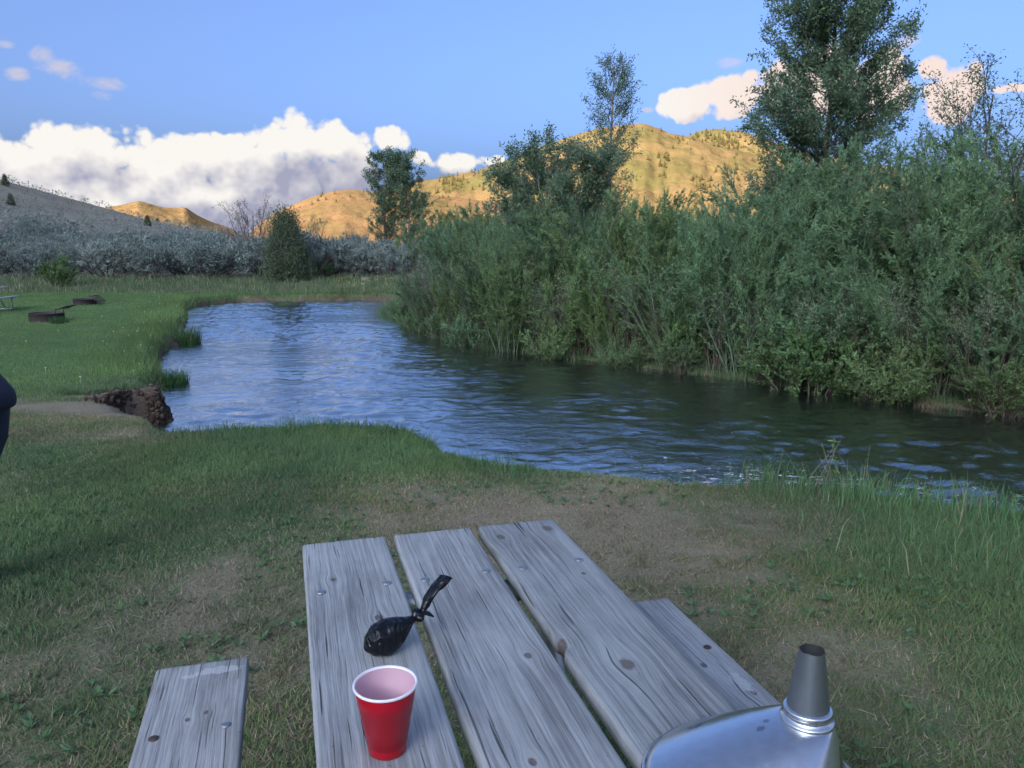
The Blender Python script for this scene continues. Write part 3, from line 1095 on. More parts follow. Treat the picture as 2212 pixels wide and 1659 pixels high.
# brighter shrubs
for j, (u, v, lab, sc) in enumerate([(1765, 842, 'bright yellow-green leafy shrub at the water edge before the purplish stems', 1.0),
                                     (1830, 790, 'taller bright green shrub standing just behind the yellow-green one at the water', 1.35),
                                     (1480, 790, 'small bright green shrub in the shade at the foot of the willows', 0.8)]):
    q = at_z(u, v, WATER + 0.1)
    plant('leafy_shrub', DOG[j % 2], (M_twig, M_dogwood), (q[0], q[1] + 0.35, gz(q[0], q[1] + 0.35) - 0.05), j * 1.7, sc, lab, 'shrub')

# ------------------------------------------------------------------ trees
def prof_cotton(t): return 0.35 + 1.9 * math.sin(min(1, max(0, (t - 0.05) / 0.95)) * math.pi) ** 0.7 * (1 - 0.35 * t)


def stand(u, y):
    q = at_y(u, 600, y)
    return q[0], y, gz(q[0], y)


# tall cottonwood over the thicket
mt = make_tree(301, 14.2, lambda t: 0.7 + 3.1 * (math.sin(min(1, max(0, (t + 0.10) / 1.1)) * math.pi) ** 0.6) * (1 - 0.52 * t), 0.14, 200, 14, 44, (0.128, 0.057), 0.0, 0.06, 0.65)
x, y, z = stand(1748, 30)
plant('cottonwood_tree', mt, (M_bark, M_cotton), (x, y, z), 0.4, 1.0, 'tallest cottonwood tree, rising out of the top of the frame above the thicket', 'tree', names=('trunk', 'crown'))
mt = make_tree(302, 11.6, lambda t: 0.3 + 1.85 * (math.sin(min(1, max(0, (t - 0.05))) * math.pi) ** 0.6) * (1 - 0.4 * t), 0.12, 105, 8, 17, (0.13, 0.055), 0.0, 0.12, 0.8)
x, y, z = stand(1306, 42)
plant('cottonwood_tree', mt, (M_bark, M_cotton), (x, y, z), 2.0, 1.0, 'slender open-crowned cottonwood standing before the summit of the big hill', 'tree', names=('trunk', 'crown'))
mt = make_tree(303, 7.4, lambda t: 0.5 + 2.0 * (math.sin(min(1, max(0, t)) * math.pi) ** 0.7), 0.07, 160, 10, 40, (0.13, 0.06), 0.0, 0.04, 1.0, trunks=5, spread=0.18)
x, y, z = stand(1190, 34)
plant('multistem_tree', mt, (M_palebark, M_cotton), (x, y, z), 0.0, 1.0, 'bushy pale-stemmed tree left of the slender cottonwood', 'tree', names=('trunk', 'crown'))
mt = make_tree(304, 9.6, lambda t: 0.35 + 1.75 * (math.sin(min(1, max(0, t)) * math.pi) ** 0.55), 0.13, 80, 8, 34, (0.16, 0.08), -0.03, 0.08, 0.9)
x, y, z = stand(838, 70)
plant('cottonwood_tree', mt, (M_bark, M_cotton), (x, y, z), 0.0, 1.0, 'left cottonwood of the touching pair before the reddish hillside', 'tree', names=('trunk', 'crown'))
mt = make_tree(305, 9.2, lambda t: 0.35 + 1.9 * (math.sin(min(1, max(0, t)) * math.pi) ** 0.5), 0.13, 84, 8, 36, (0.16, 0.08), 0.02, 0.08, 0.9)
x, y, z = stand(888, 69)
plant('cottonwood_tree', mt, (M_bark, M_cotton), (x, y, z), 1.0, 1.0, 'right cottonwood of the touching pair before the reddish hillside', 'tree', names=('trunk', 'crown'))
# airy tree at the right edge
mt = make_tree(306, 6.6, lambda t: 0.5 + 1.7 * (math.sin(min(1, max(0, t)) * math.pi) ** 0.7), 0.05, 120, 8, 24, (0.09, 0.036), 0.0, 0.06, 1.2, trunks=6, spread=0.22)
x, y, z = stand(2120, 21)
plant('airy_tree', mt, (M_twig, M_cotton), (x, y, z), 0.0, 1.0, 'airy many-stemmed tree against the sky at the right edge', 'tree', names=('trunk', 'crown'))
for (u, yy, s_, lab) in [(1960, 24, 1.35, 'dark leafy shrub tree at the right foot of the tallest cottonwood'), (1640, 26, 1.25, 'dark leafy shrub tree at the left foot of the tallest cottonwood'),
                         (1780, 23, 1.35, 'rounded olive-green shrub tree in front of the tallest cottonwood'), (2240, 17, 1.45, 'dark blue-green shrub tree at the extreme right edge'),
                         (1400, 30, 1.25, 'rounded willow tree between the slender cottonwood and the thicket top'), (1500, 27, 1.2, 'rounded willow tree rising from the thicket top right of the slender cottonwood'),
                         (1120, 30, 1.0, 'rounded willow tree at the left foot of the pale-stemmed tree')]:
    x, y, z = stand(u, yy)
    plant('willow_tree', WIL[int(u) % 5], (M_twig, M_willow), (x, y, z), u * 0.1, (s_ * 1.1, s_ * 1.1, s_), lab, 'tree', names=('trunk', 'crown'))
# far willow grove left of the pale-stemmed tree
GROVE = ['dark willow just right of the cottonwood pair in the far grove', 'second tall willow right of the cottonwood pair in the far grove', 'third tall willow right of the cottonwood pair in the far grove',
         'fourth tall willow right of the cottonwood pair in the far grove', 'fifth tall willow right of the cottonwood pair in the far grove', 'leftmost willow of the middle row in the far grove',
         'central willow of the middle row in the far grove', 'rightmost willow of the middle row in the far grove', 'low willow at the right foot of the cottonwood pair', 'tall far willow hidden partly by the pale-stemmed tree',
         'lowest willow bush between the sagebrush and the thicket', 'leftmost willow of the front row in the far grove', 'second willow of the front row in the far grove', 'third willow of the front row in the far grove',
         'rightmost willow of the front row in the far grove', 'far willow between the pale-stemmed tree and the slender cottonwood', 'far willow at the foot of the slender cottonwood']
for j, (u, yy, s_) in enumerate([(935, 58, 1.25), (975, 60, 1.45), (1020, 62, 1.5), (1065, 60, 1.5), (1105, 57, 1.4), (955, 52, 1.0), (1000, 50, 1.1), (1050, 49, 1.1), (915, 50, 0.85), (1150, 54, 1.5), (890, 46, 0.75), (930, 43, 0.85), (980, 41, 0.95), (1030, 40, 1.0), (1080, 38, 1.05), (1240, 50, 1.6), (1290, 46, 1.4)]):
    x, y, z = stand(u, yy)
    plant('willow_shrub', WIL[j % 5], (M_twig, M_willow), (x, y, z), j * 1.3, (s_ * 1.25, s_ * 1.25, s_), GROVE[j], 'shrub', 'willows of the far grove', )

# juniper and brush by the sagebrush
mj = make_juniper(401, 3.3, 1.15)
q = at_y(622, 600, 40.8)
plant('juniper_tree', mj, (M_bark, M_juniper), (q[0], 40.8, gz(q[0], 40.8)), 0.3, 1.02, 'dark green cone-shaped juniper standing in front of the sagebrush', 'tree', names=('trunk', 'crown'))
mb = make_tree(402, 5.2, lambda t: 0.6 + 1.6 * (math.sin(min(1, max(0, t)) * math.pi) ** 0.7), 0.05, 60, 5, 9, (0.10, 0.045), 0, 0.12, 1.1, trunks=7, spread=0.25)
for (u, yy, s_, lab) in [(545, 62, 1.0, 'sparse leggy shrub with nearly bare twigs against the grey cloud'), (672, 60, 0.78, 'leafy brown brush right of the juniper'),
                         (505, 66, 0.62, 'small sparse brush left of the nearly bare shrub'), (775, 66, 0.62, 'low dark brown brush left of the cottonwood pair'), (590, 66, 0.75, 'brown brush just right of the nearly bare shrub'),
                         (745, 70, 0.5, 'smallest dark brown brush left of the cottonwood pair')]:
    x, y, z = stand(u, yy)
    plant('brush_shrub', mb, (M_bark, M_brush), (x, y, z), u * 0.37, (s_ * 1.15, s_ * 1.15, s_), lab, 'shrub')
mg2 = make_willow(420, 1.5, 0.9, 16, 14, 18, (0.09, 0.04), 0.7, 0.08)
for (u, v, yy, s_, lab) in [(700, 0, 43, 0.8, 'low dark green shrub at the right foot of the juniper'), (122, 0, 38, 1.15, 'rounded green shrub in the tall grass behind the fire rings')]:
    x, y, z = stand(u, yy)
    plant('green_shrub', mg2, (M_twig, M_dogwood), (x, y, z), 0.5, s_, lab, 'shrub')

# ------------------------------------------------------------------ sagebrush
SAGE = [make_sage(500 + i, 1.25, 1.0) for i in range(6)]
SAGE_LOW = [make_sage(520 + i, 1.2, 1.0, 20, 5, (0.22, 0.11)) for i in range(3)]
rng = np.random.default_rng(17)
cand = []
n_c = 16000
cx = rng.uniform(-120, 0, n_c)
cy = 42 + (rng.uniform(0, 1, n_c) ** 1.15) * 125
az_c = np.arctan2(cx, cy)
ok = (az_c > rad(-43)) & (cx < -0.125 * cy + 0.6 * (cy - 42) * 0 - 0.2)
lim = np.where(cx > -0.19 * cy, 56, 400)
ok &= cy < lim
gzc = base_h(cx, cy)
dens = 0.55 * sst(150, 60, cy) + 0.45
dens *= (0.55 + 0.8 * (fbm(cx / 9, cy / 9, 3, 77) + 0.35)) * np.where(gzc > 7.5, 0.6, 1.0)
front = 41.2 + 1.8 * fbm(cx / 4.0, cx * 0 + 3.3, 3, 79) + 0.8 * sst(-14, -8, cx)
ok &= cy > front + 0.8
ok &= rng.uniform(0, 1, n_c) < dens
pts = []
taken = []
order = np.argsort(cy)
for i in order:
    if not ok[i]: continue
    rmin = 1.7 if cy[i] < 75 else 2.1
    fine = True
    for (a, b_) in taken[-260:]:
        if abs(a - cx[i]) < rmin and abs(b_ - cy[i]) < rmin:
            fine = False
            break
    if not fine: continue
    taken.append((cx[i], cy[i]))
taken = taken[:2900]
NEAR = 290
for j, (x, y) in enumerate(taken[:NEAR]):
    s_ = rng.uniform(0.8, 1.45) * (1.35 if y < 52 else 1.2)
    plant('sagebrush', SAGE[j % 6], (M_sagewood, M_sage), (x, y, gz(x, y) - 0.03), rng.uniform(0, 6.28), (s_ * 1.1, s_ * 1.1, s_ * rng.uniform(0.9, 1.15)),
          'silvery blue-green sagebrush bush on the slope beyond the lawn', 'shrub', 'sagebrush on the lower slope')
Gf = Geo()
for j, (x, y) in enumerate(taken[NEAR:]):
    src = SAGE_LOW[j % 3][1]
    V = np.empty(len(src.vertices) * 3, np.float32); src.vertices.foreach_get('co', V); V = V.reshape(-1, 3)
    cc = np.empty(len(src.vertices) * 4, np.float32); src.attributes['col'].data.foreach_get('color', cc); cc = cc.reshape(-1, 4)[:, :3]
    a = rng.uniform(0, 6.28)
    s_ = rng.uniform(0.7, 1.3) * (1.1 if y < 90 else 0.72)
    V = V @ np.array([[math.cos(a), math.sin(a), 0], [-math.sin(a), math.cos(a), 0], [0, 0, 1]]) * s_ + np.array([x, y, gz(x, y) - 0.03])
    Gf.add(V, np.arange(len(V)).reshape(-1, 4), None, cc * rng.uniform(0.8, 1.2))
tag(obj('sagebrush_mass', Gf.mesh('sagebrush_mass'), M_sage), 'mass of distant sagebrush higher on the left slope', 'shrubs', None, 'stuff')
for me_ in [m for s_ in SAGE_LOW for m in s_]:
    bpy.data.meshes.remove(me_)

# a few dark junipers high on the left slope
for (u, v, s_, lab) in [(10, 385, 0.55, 'small juniper on the skyline at the left edge'), (22, 425, 0.5, 'small dark juniper on the upper slope below the skyline one'), (340, 478, 0.55, 'tiny dark shrub on the lower end of the slope skyline'), (318, 472, 0.5, 'tiny dark juniper on the slope skyline before the golden hill')]:
    r = ray(u, v)
    best = None
    for yy in np.linspace(70, 185, 160):
        xq = r[0] / r[1] * yy
        dz = abs(float(base_h(np.array([xq]), np.array([yy]))[0]) + 1.3 - (CZ + r[2] / r[1] * yy))
        if best is None or dz < best[0]: best = (dz, xq, yy)
    _, xq, yy = best
    plant('juniper_tree', mj, (M_bark, M_juniper), (xq, yy, gz(xq, yy)), u * 0.2, s_, lab, 'tree', names=('trunk', 'crown'))

# ------------------------------------------------------------------ conifers on the hills
def make_pine(seed, h=9.0, w=2.4):
    rng = np.random.default_rng(seed)
    G, F = Geo(), Geo()
    G.tube(np.array([[0, 0, -1.0], [0, 0, h * 0.5], [0, 0, h * 0.96]]), np.array([0.25, 0.15, 0.03]), 4, False)
    for L in range(6):
        t = L / 6
        n = 7
        r = w * (1 - t) ** 0.8 * rng.uniform(0.85, 1.1)
        z = h * (0.10 + 0.8 * t)
        for k in range(n):
            a = 2 * math.pi * k / n + rng.uniform(-0.3, 0.3)
            rr = r * rng.uniform(0.75, 1.15)
            c, s = math.cos(a), math.sin(a)
            c2, s2 = math.cos(a + 0.55), math.sin(a + 0.55)
            c3, s3 = math.cos(a - 0.55), math.sin(a - 0.55)
            V = [(0, 0, z + h * 0.22), (c2 * rr * 0.7, s2 * rr * 0.7, z), (c * rr, s * rr, z - h * 0.03), (c3 * rr * 0.7, s3 * rr * 0.7, z)]
            F.add(np.array(V), [(0, 1, 2, 3)], None, rng.uniform(0.75, 1.25))
    return G.mesh('trunk'), F.mesh('crown')


PINES = [make_pine(600 + i, 8.5, 2.2 + 0.3 * (i % 3)) for i in range(5)]
rng = np.random.default_rng(23)
pine_spots = []
spec = {'low sunlit golden hill with a pale rocky right shoulder': (160, 0.9, lambda az, t: 0.4, 0.40),
        'sunlit reddish hillside with scattered shrubs behind the cottonwood pair': (1100, 0.95, lambda az, t: 0.16 + 0.9 * (t > 0.72), 0.42),
        'big sunlit golden hill with dark conifer patches below its summit': (9000, 1.0, lambda az, t: 0.22 + 1.0 * (t > 0.55) * (az < rad(3.5)) + 0.6 * (t < 0.62) * (az > 0), 0.62),
        'rounded hill covered with conifers to the right of the summit': (5000, 1.0, lambda az, t: 1.3, 0.9)}
for lab, (cnt, tmax, wgt, sz) in spec.items():
    az, tr, xx, yy, zz = HILLS[lab]
    for _ in range(cnt):
        i = rng.integers(2, len(tr) - 2)
        j = rng.integers(2, len(az) - 2)
        if tr[i] > 1.02 or tr[i] < 0.12: continue
        clump_n = vn(np.array([az[j] * 60]), np.array([tr[i] * 7.0]), 5)[0]
        if rng.uniform() > wgt(az[j], tr[i]) * (0.06 + 1.9 * max(0, clump_n - 0.42)): continue
        fx, fy = rng.uniform(0, 1, 2)
        def bl(A): return (A[i, j] * (1 - fx) + A[i, j + 1] * fx) * (1 - fy) + (A[i + 1, j] * (1 - fx) + A[i + 1, j + 1] * fx) * fy
        s_ = sz * rng.uniform(0.6, 1.3)
        x, y, z = bl(xx), bl(yy), bl(zz)
        pine_spots.append((s_ / math.hypot(x, y), s_, x, y, z, lab))
pine_spots.sort(reverse=True)
HN = {'low sunlit golden hill with a pale rocky right shoulder': 'small conifer on the low golden hill at the left', 'sunlit reddish hillside with scattered shrubs behind the cottonwood pair': 'small conifer on the reddish hillside behind the cottonwood pair',
      'big sunlit golden hill with dark conifer patches below its summit': 'small conifer on the big golden hill', 'rounded hill covered with conifers to the right of the summit': 'small conifer on the rounded wooded hill right of the summit'}
for j, (_, s_, x, y, z, lab) in enumerate(pine_spots[:280]):
    plant('pine_tree', PINES[j % 5], (M_bark, M_pine), (x, y, z), rng.uniform(0, 6.28), s_, HN[lab], 'tree', 'conifers: ' + HN[lab][14:], names=('trunk', 'crown'))
Gp = Geo()
for j, (_, s_, x, y, z, lab) in enumerate(pine_spots[280:]):
    src = PINES[j % 5][1]
    V = np.empty(len(src.vertices) * 3, np.float32); src.vertices.foreach_get('co', V); V = V.reshape(-1, 3)
    a = rng.uniform(0, 6.28)
    V = V @ np.array([[math.cos(a), math.sin(a), 0], [-math.sin(a), math.cos(a), 0], [0, 0, 1]]) * s_ + np.array([x, y, z])
    Gp.add(V, np.arange(len(V)).reshape(-1, 4), None, rng.uniform(0.7, 1.2))
tag(obj('conifer_woods', Gp.mesh('conifer_woods'), M_pine), 'dark conifer woods on the sunlit hills', 'woods', None, 'stuff')


# ------------------------------------------------------------------ grass
def blades(x, y, z, h, w, lean, col, rng, seg=1):
    n = len(x)
    a = rng.uniform(0, 2 * math.pi, n)
    b_ = rng.uniform(0, 2 * math.pi, n)
    P = np.stack([x, y, z], -1)
    sx = np.stack([np.cos(a), np.sin(a), 0 * a], -1) * (w / 2)[:, None]
    ld_ = np.stack([np.cos(b_) * lean, np.sin(b_) * lean, np.ones(n)], -1)
    ld_ = unit(ld_) * h[:, None]
    if seg == 1:
        V = np.stack([P - sx, P + sx, P + ld_], 1).reshape(-1, 3)
        return V, None, np.arange(3 * n).reshape(n, 3), np.repeat(col, 3, 0)
    mid = P + ld_ * 0.55 + np.array([0, 0, 0.10]) * h[:, None]
    tip = P + ld_ + np.stack([np.cos(b_), np.sin(b_), -0.4 * np.ones(n)], -1) * (h * lean * 0.45)[:, None]
    V = np.stack([P - sx, P + sx, mid + sx * 0.75, mid - sx * 0.75, tip], 1).reshape(-1, 3)
    i0 = np.arange(n) * 5
    return V, np.stack([i0, i0 + 1, i0 + 2, i0 + 3], -1), np.stack([i0 + 3, i0 + 2, i0 + 4], -1), np.repeat(col, 5, 0)


def grass_cols(rng, dr, n, lush=(0.125, 0.220, 0.082), dry=(0.35, 0.295, 0.19), yellow=(0.21, 0.240, 0.095)):
    lush, dry, yellow = map(np.array, (lush, dry, yellow))
    isdry = rng.uniform(0, 1, n) < np.clip(dr * 0.90 - 0.08, 0.02, 0.9)
    mixy = np.clip(rng.uniform(0, 1, n) * (0.35 + 0.9 * dr), 0, 1)[:, None]
    c = lush * (1 - mixy) + yellow * mixy
    c = np.where(isdry[:, None], dry * rng.uniform(0.55, 1.15, (n, 1)), c)
    return c * rng.uniform(0.7, 1.3, (n, 1))


def patchy(c, x, y, sc, k, seed):
    return np.clip(c * (1 + k * fbm(x / sc, y / sc, 4, seed))[:, None] * (1 + 0.35 * k * np.stack([1, 0.2, -0.6] * np.ones((len(x), 1)), 0) * fbm(x / sc + 9, y / sc, 3, seed + 5)[:, None]), 0.01, 1)


rng = np.random.default_rng(31)
# lawn around the table
n_b = 760000
yy = 0.9 + 7.4 * rng.uniform(0, 1, n_b) ** 0.85
xx = (rng.uniform(-1, 1, n_b)) * (0.68 * yy + 1.3)
sdb = river_sd(xx, yy)
dr = dryness(xx, yy)
tuft = vn(xx / 0.11, yy / 0.11, 3)
keep = (sdb > 0.10) & (rng.uniform(0, 1, n_b) < np.clip(1.2 - 0.55 * dr, 0.62, 1) * (0.34 + 1.0 * tuft))
xx, yy, dr, sdb, tuft = xx[keep], yy[keep], dr[keep], sdb[keep], tuft[keep]
n_b = len(xx)
lushk = blob(xx, yy, -1.5, 6.7, 1.9, 0.8) + 0.5 * blob(xx, yy, 3.2, 4.0, 1.3, 0.9)
hh = (0.018 + 0.030 * rng.uniform(0, 1, n_b) ** 1.5 + 0.024 * tuft) * (1 - 0.45 * dr) + 0.032 * lushk * rng.uniform(0.4, 1, n_b)
wd = rng.uniform(0.0032, 0.0068, n_b) * (1 + 0.08 * yy)
V, Qd, T, cc = blades(xx, yy, ground_h(xx, yy, sdb) - 0.004, hh, wd, rng.uniform(0.2, 1.25, n_b) * (1 + 0.9 * dr), patchy(grass_cols(rng, dr, n_b), xx, yy, 0.8, 0.4, 301), rng)
tag(obj('lawn_grass', mesh_np('lawn_grass', V, Qd, T, False, cc), M_grass), 'short worn grass of the lawn around the picnic table', 'grass', None, 'stuff')

n_s = 9000
yy = 1.0 + 6.6 * rng.uniform(0, 1, n_s)
xx = rng.uniform(-1, 1, n_s) * (0.68 * yy + 0.8)
sdb = river_sd(xx, yy)
dr = dryness(xx, yy)
keep = (sdb > 0.2) & (rng.uniform(0, 1, n_s) < 0.12 + 1.1 * dr)
xx, yy, sdb = xx[keep], yy[keep], sdb[keep]
n_s = len(xx)
V, Qd, T, cc = blades(xx, yy, ground_h(xx, yy, sdb) + 0.012, rng.uniform(0.025, 0.11, n_s), rng.uniform(0.0025, 0.006, n_s), rng.uniform(4, 12, n_s), np.array([0.42, 0.35, 0.23]) * rng.uniform(0.45, 1.25, (n_s, 1)), rng)
tag(obj('straw_litter', mesh_np('straw_litter', V, Qd, T, False, cc), M_grass), 'dry straw and grass clippings lying on the worn lawn', 'straw', None, 'stuff')
# broad-leaved weeds among the grass
n_w = 2600
yy = 1.2 + 5.6 * rng.uniform(0, 1, n_w)
xx = rng.uniform(-1, 1, n_w) * (0.68 * yy + 0.6)
sdb = river_sd(xx, yy)
keep = (sdb > 0.3) & (rng.uniform(0, 1, n_w) < sst(0.50, 0.75, vn(xx / 0.55, yy / 0.55, 29)))
xx, yy, sdb = xx[keep], yy[keep], sdb[keep]
zz0 = ground_h(xx, yy, sdb)
per_ = 7
P_ = np.repeat(np.stack([xx, yy, zz0 + 0.008], -1), per_, 0)
a_ = rng.uniform(0, 6.28, len(P_))
D_ = unit(np.stack([np.cos(a_), np.sin(a_), rng.uniform(0.25, 1.0, len(a_))], -1))
V, Qd = leaf_quads(P_, D_, rng.uniform(0.022, 0.055, len(P_)), rng.uniform(0.010, 0.020, len(P_)), rng, 0.1, np.array([0, 0, 1.5]))
cc = np.repeat(np.array([0.115, 0.205, 0.085]) * rng.uniform(0.65, 1.35, (len(P_), 1)), 4, 0)
tag(obj('lawn_weeds', mesh_np('lawn_weeds', V, Qd, None, False, cc), M_grass), 'low broad-leaved weeds scattered through the lawn', 'weeds', None, 'stuff')

# far lawn on the left, with the strip beyond the river
n_b = 260000
yy = 8.0 + 29 * rng.uniform(0, 1, n_b) ** 1.15
xx = -0.74 * yy - 2.0 + rng.uniform(0, 1, n_b) * (0.74 * yy + 3.5)
sdb = river_sd(xx, yy)
dr = dryness(xx, yy)
keep = (sdb > 0.08) & (xx < -2.6) & (rng.uniform(0, 1, n_b) < np.clip(1.1 - 1.0 * dr, 0.05, 1))
xx, yy, dr, sdb = xx[keep], yy[keep], dr[keep], sdb[keep]
n_b = len(xx)
edge = sst(1.8, 0.3, sdb) * sst(12.0, 14.5, yy)
hh = (0.03 + 0.04 * rng.uniform(0, 1, n_b)) * (1 - 0.4 * dr) + edge * rng.uniform(0.02, 0.26, n_b)
wd = 0.004 + 0.00045 * yy * rng.uniform(0.6, 1.2, n_b)
V, Qd, T, cc = blades(xx, yy, ground_h(xx, yy, sdb) - 0.005, hh, wd, rng.uniform(0.15, 0.9, n_b), patchy(grass_cols(rng, dr, n_b, (0.130, 0.230, 0.068), (0.30, 0.26, 0.14), (0.22, 0.28, 0.090)), xx, yy, 1.6, 0.45, 311), rng)
tag(obj('lawn_grass', mesh_np('lawn_grass', V, Qd, T, False, cc), M_grass), 'mown green lawn grass along the left bank', 'grass', None, 'stuff')

# taller grass: near bank fringe, spit, far bank band, under the willows
def tall(name, label, n, fx, fy, test, hmin, hmax, w, colf, lean=(0.08, 0.5)):
    x = fx(rng, n); y = fy(rng, n)
    sdb = river_sd(x, y)
    p_ = test(x, y, sdb)
    kp = rng.uniform(0, 1, n) < p_
    x, y, sdb = x[kp], y[kp], sdb[kp]
    m = len(x)
    cl = vn(x / 0.35, y / 0.35, 11)
    h = (hmin + (hmax - hmin) * rng.uniform(0, 1, m) ** 1.4) * (0.55 + 0.8 * cl)
    col_ = colf(rng, m) * (1 + 0.45 * fbm(x / 1.1, y / 0.8, 3, 211))[:, None]
    V, Qd, T, cc = blades(x, y, ground_h(x, y, sdb) - 0.02, h, w * rng.uniform(0.7, 1.3, m), rng.uniform(lean[0], lean[1], m), np.clip(col_, 0.01, 1), rng, 2)
    return tag(obj(name, mesh_np(name, V, Qd, T, False, cc), M_grass), label, 'grass', None, 'stuff')


def cg(lush, dry, pd):
    def f(rng, m):
        c = np.where((rng.uniform(0, 1, m) < pd)[:, None], np.array(dry), np.array(lush))
        return c * rng.uniform(0.65, 1.35, (m, 1)) * (1 + rng.normal(0, 0.06, (m, 3)))
    return f


tall('bank_grass', 'tall green grass fringing the near bank at the right', 60000, lambda r, n: r.uniform(0.8, 6.2, n), lambda r, n: r.uniform(2.6, 6.6, n),
     lambda x, y, s: sst(0.95, 0.25, s) * (s > -0.05) * (0.05 + 0.95 * sst(1.0, 2.4, x)) + 0.25 * blob(x, y, 3.3, 4.2, 0.9, 0.6) * (s > 0), 0.08, 0.29, 0.0058, cg((0.115, 0.230, 0.085), (0.32, 0.28, 0.17), 0.10))
tall('bank_grass', 'lush dark green grass on the rounded point of the near bank', 50000, lambda r, n: r.uniform(-3.6, 0.2, n), lambda r, n: r.uniform(5.4, 8.0, n),
     lambda x, y, s: (s > 0.0) * sst(1.1, 0.15, s) * (0.25 + 0.75 * blob(x, y, -1.2, 7.2, 1.4, 1.0)), 0.05, 0.15, 0.0055, cg((0.090, 0.195, 0.065), (0.24, 0.23, 0.12), 0.08))
tall('turf_fringe', 'turf hanging over the crumbling cut of the left bank', 16000, lambda r, n: r.uniform(-6.9, -4.9, n), lambda r, n: r.uniform(10.3, 12.6, n),
     lambda x, y, s: sst(0.22, 0.34, s) * sst(0.9, 0.5, s), 0.05, 0.17, 0.009, cg((0.115, 0.200, 0.075), (0.26, 0.22, 0.13), 0.2), (0.2, 0.9))
tall('meadow_grass', 'tall meadow grass with pale seed heads between the lawn and the sagebrush', 70000, lambda r, n: r.uniform(-34, 2, n), lambda r, n: 34.0 + 9.0 * r.uniform(0, 1, n),
     lambda x, y, s: (s > 0.05) * sst(33.8, 35.6, y + 0.12 * (x + 12) * (x < -12)) * (0.35 + 0.65 * vn(x / 1.5, y / 1.5, 7)), 0.10, 0.42, 0.020, cg((0.125, 0.190, 0.085), (0.34, 0.29, 0.20), 0.22))
tall('spit_grass', 'tall reedy grass on the spit at the left end of the thicket', 26000, lambda r, n: r.uniform(-5.4, 0.5, n), lambda r, n: r.uniform(18, 32, n),
     lambda x, y, s: (s > -0.15) * sst(1.7, 0.2, s) * (x > -5.5), 0.2, 0.65, 0.013, cg((0.105, 0.200, 0.085), (0.26, 0.22, 0.15), 0.12))
tall('thicket_grass', 'tall grass and sedges at the water edge below the willows', 80000, lambda r, n: r.uniform(-1, 12, n), lambda r, n: r.uniform(7.5, 19.5, n),
     lambda x, y, s: (s > -0.12) * (y > 16.5 - 0.72 * x - 2.0) * sst(1.3, 0.1, s) * (0.30 + 0.70 * sst(0.45, 0.75, vn(x / 0.9, y / 0.9, 13) + 0.3 * sst(5.6, 6.8, x))), 0.15, 0.55, 0.011, cg((0.100, 0.190, 0.085), (0.26, 0.22, 0.16), 0.22), (0.1, 0.75))


def tuft_plant(name, label, loc, n, h, w, spread, lush, pd=0.1, lean=(0.1, 0.6), group=None, seed=1):
    r = np.random.default_rng(seed)
    a = r.uniform(0, 6.28, n); q = np.sqrt(r.uniform(0, 1, n)) * spread
    V, Qd, T, cc = blades(np.cos(a) * q, np.sin(a) * q, np.zeros(n) - 0.1, h * r.uniform(0.55, 1.15, n), w * r.uniform(0.7, 1.3, n), r.uniform(lean[0], lean[1], n), cg(lush, (0.27, 0.21, 0.14), pd)(r, n), r, 2)
    o = obj(name, mesh_np(name, V, Qd, T, False, cc), M_grass)
    o.location = loc
    return tag(o, label, 'grass tuft', group)


for j, (u, v, n, h, w, sp, label, lush, pd) in enumerate([
        (397, 742, 520, 0.55, 0.016, 0.36, 'grass tuft standing in the water beside the far left bank', (0.06, 0.13, 0.04), 0.05),
        (368, 832, 480, 0.42, 0.012, 0.26, 'grass tuft in the water just beyond the eroded dirt bank', (0.055, 0.135, 0.04), 0.04),
        (1960, 862, 420, 0.62, 0.014, 0.40, 'long-leaved sedge clump at the right bank, leftmost of the row', (0.085, 0.150, 0.06), 0.08),
        (2060, 868, 420, 0.66, 0.014, 0.42, 'long-leaved sedge clump at the right bank, middle of the row', (0.080, 0.150, 0.06), 0.08),
        (2150, 880, 420, 0.60, 0.014, 0.40, 'long-leaved sedge clump at the right bank, rightmost of the row', (0.085, 0.150, 0.06), 0.12),
        (2015, 884, 170, 0.26, 0.012, 0.20, 'bleached dead grass clump hanging at the water below the sedges', (0.26, 0.20, 0.14), 0.8),
        (2200, 900, 200, 0.36, 0.012, 0.22, 'bleached dead grass clump at the right edge of the picture', (0.28, 0.22, 0.16), 0.8)]):
    q = at_z(u, v, WATER)
    tuft_plant('grass_tuft', label, (q[0], q[1] + 0.15, WATER - 0.02), n, h, w, sp, lush, pd, (0.15, 0.8) if j > 1 else (0.05, 0.45), None, 70 + j)

# white clover heads along the left bank and yellow flowers on the far bank
M_white = simple('white_petals', (0.75, 0.75, 0.72), 0.7)
M_yellow = simple('yellow_petals', (0.62, 0.50, 0.08), 0.7)


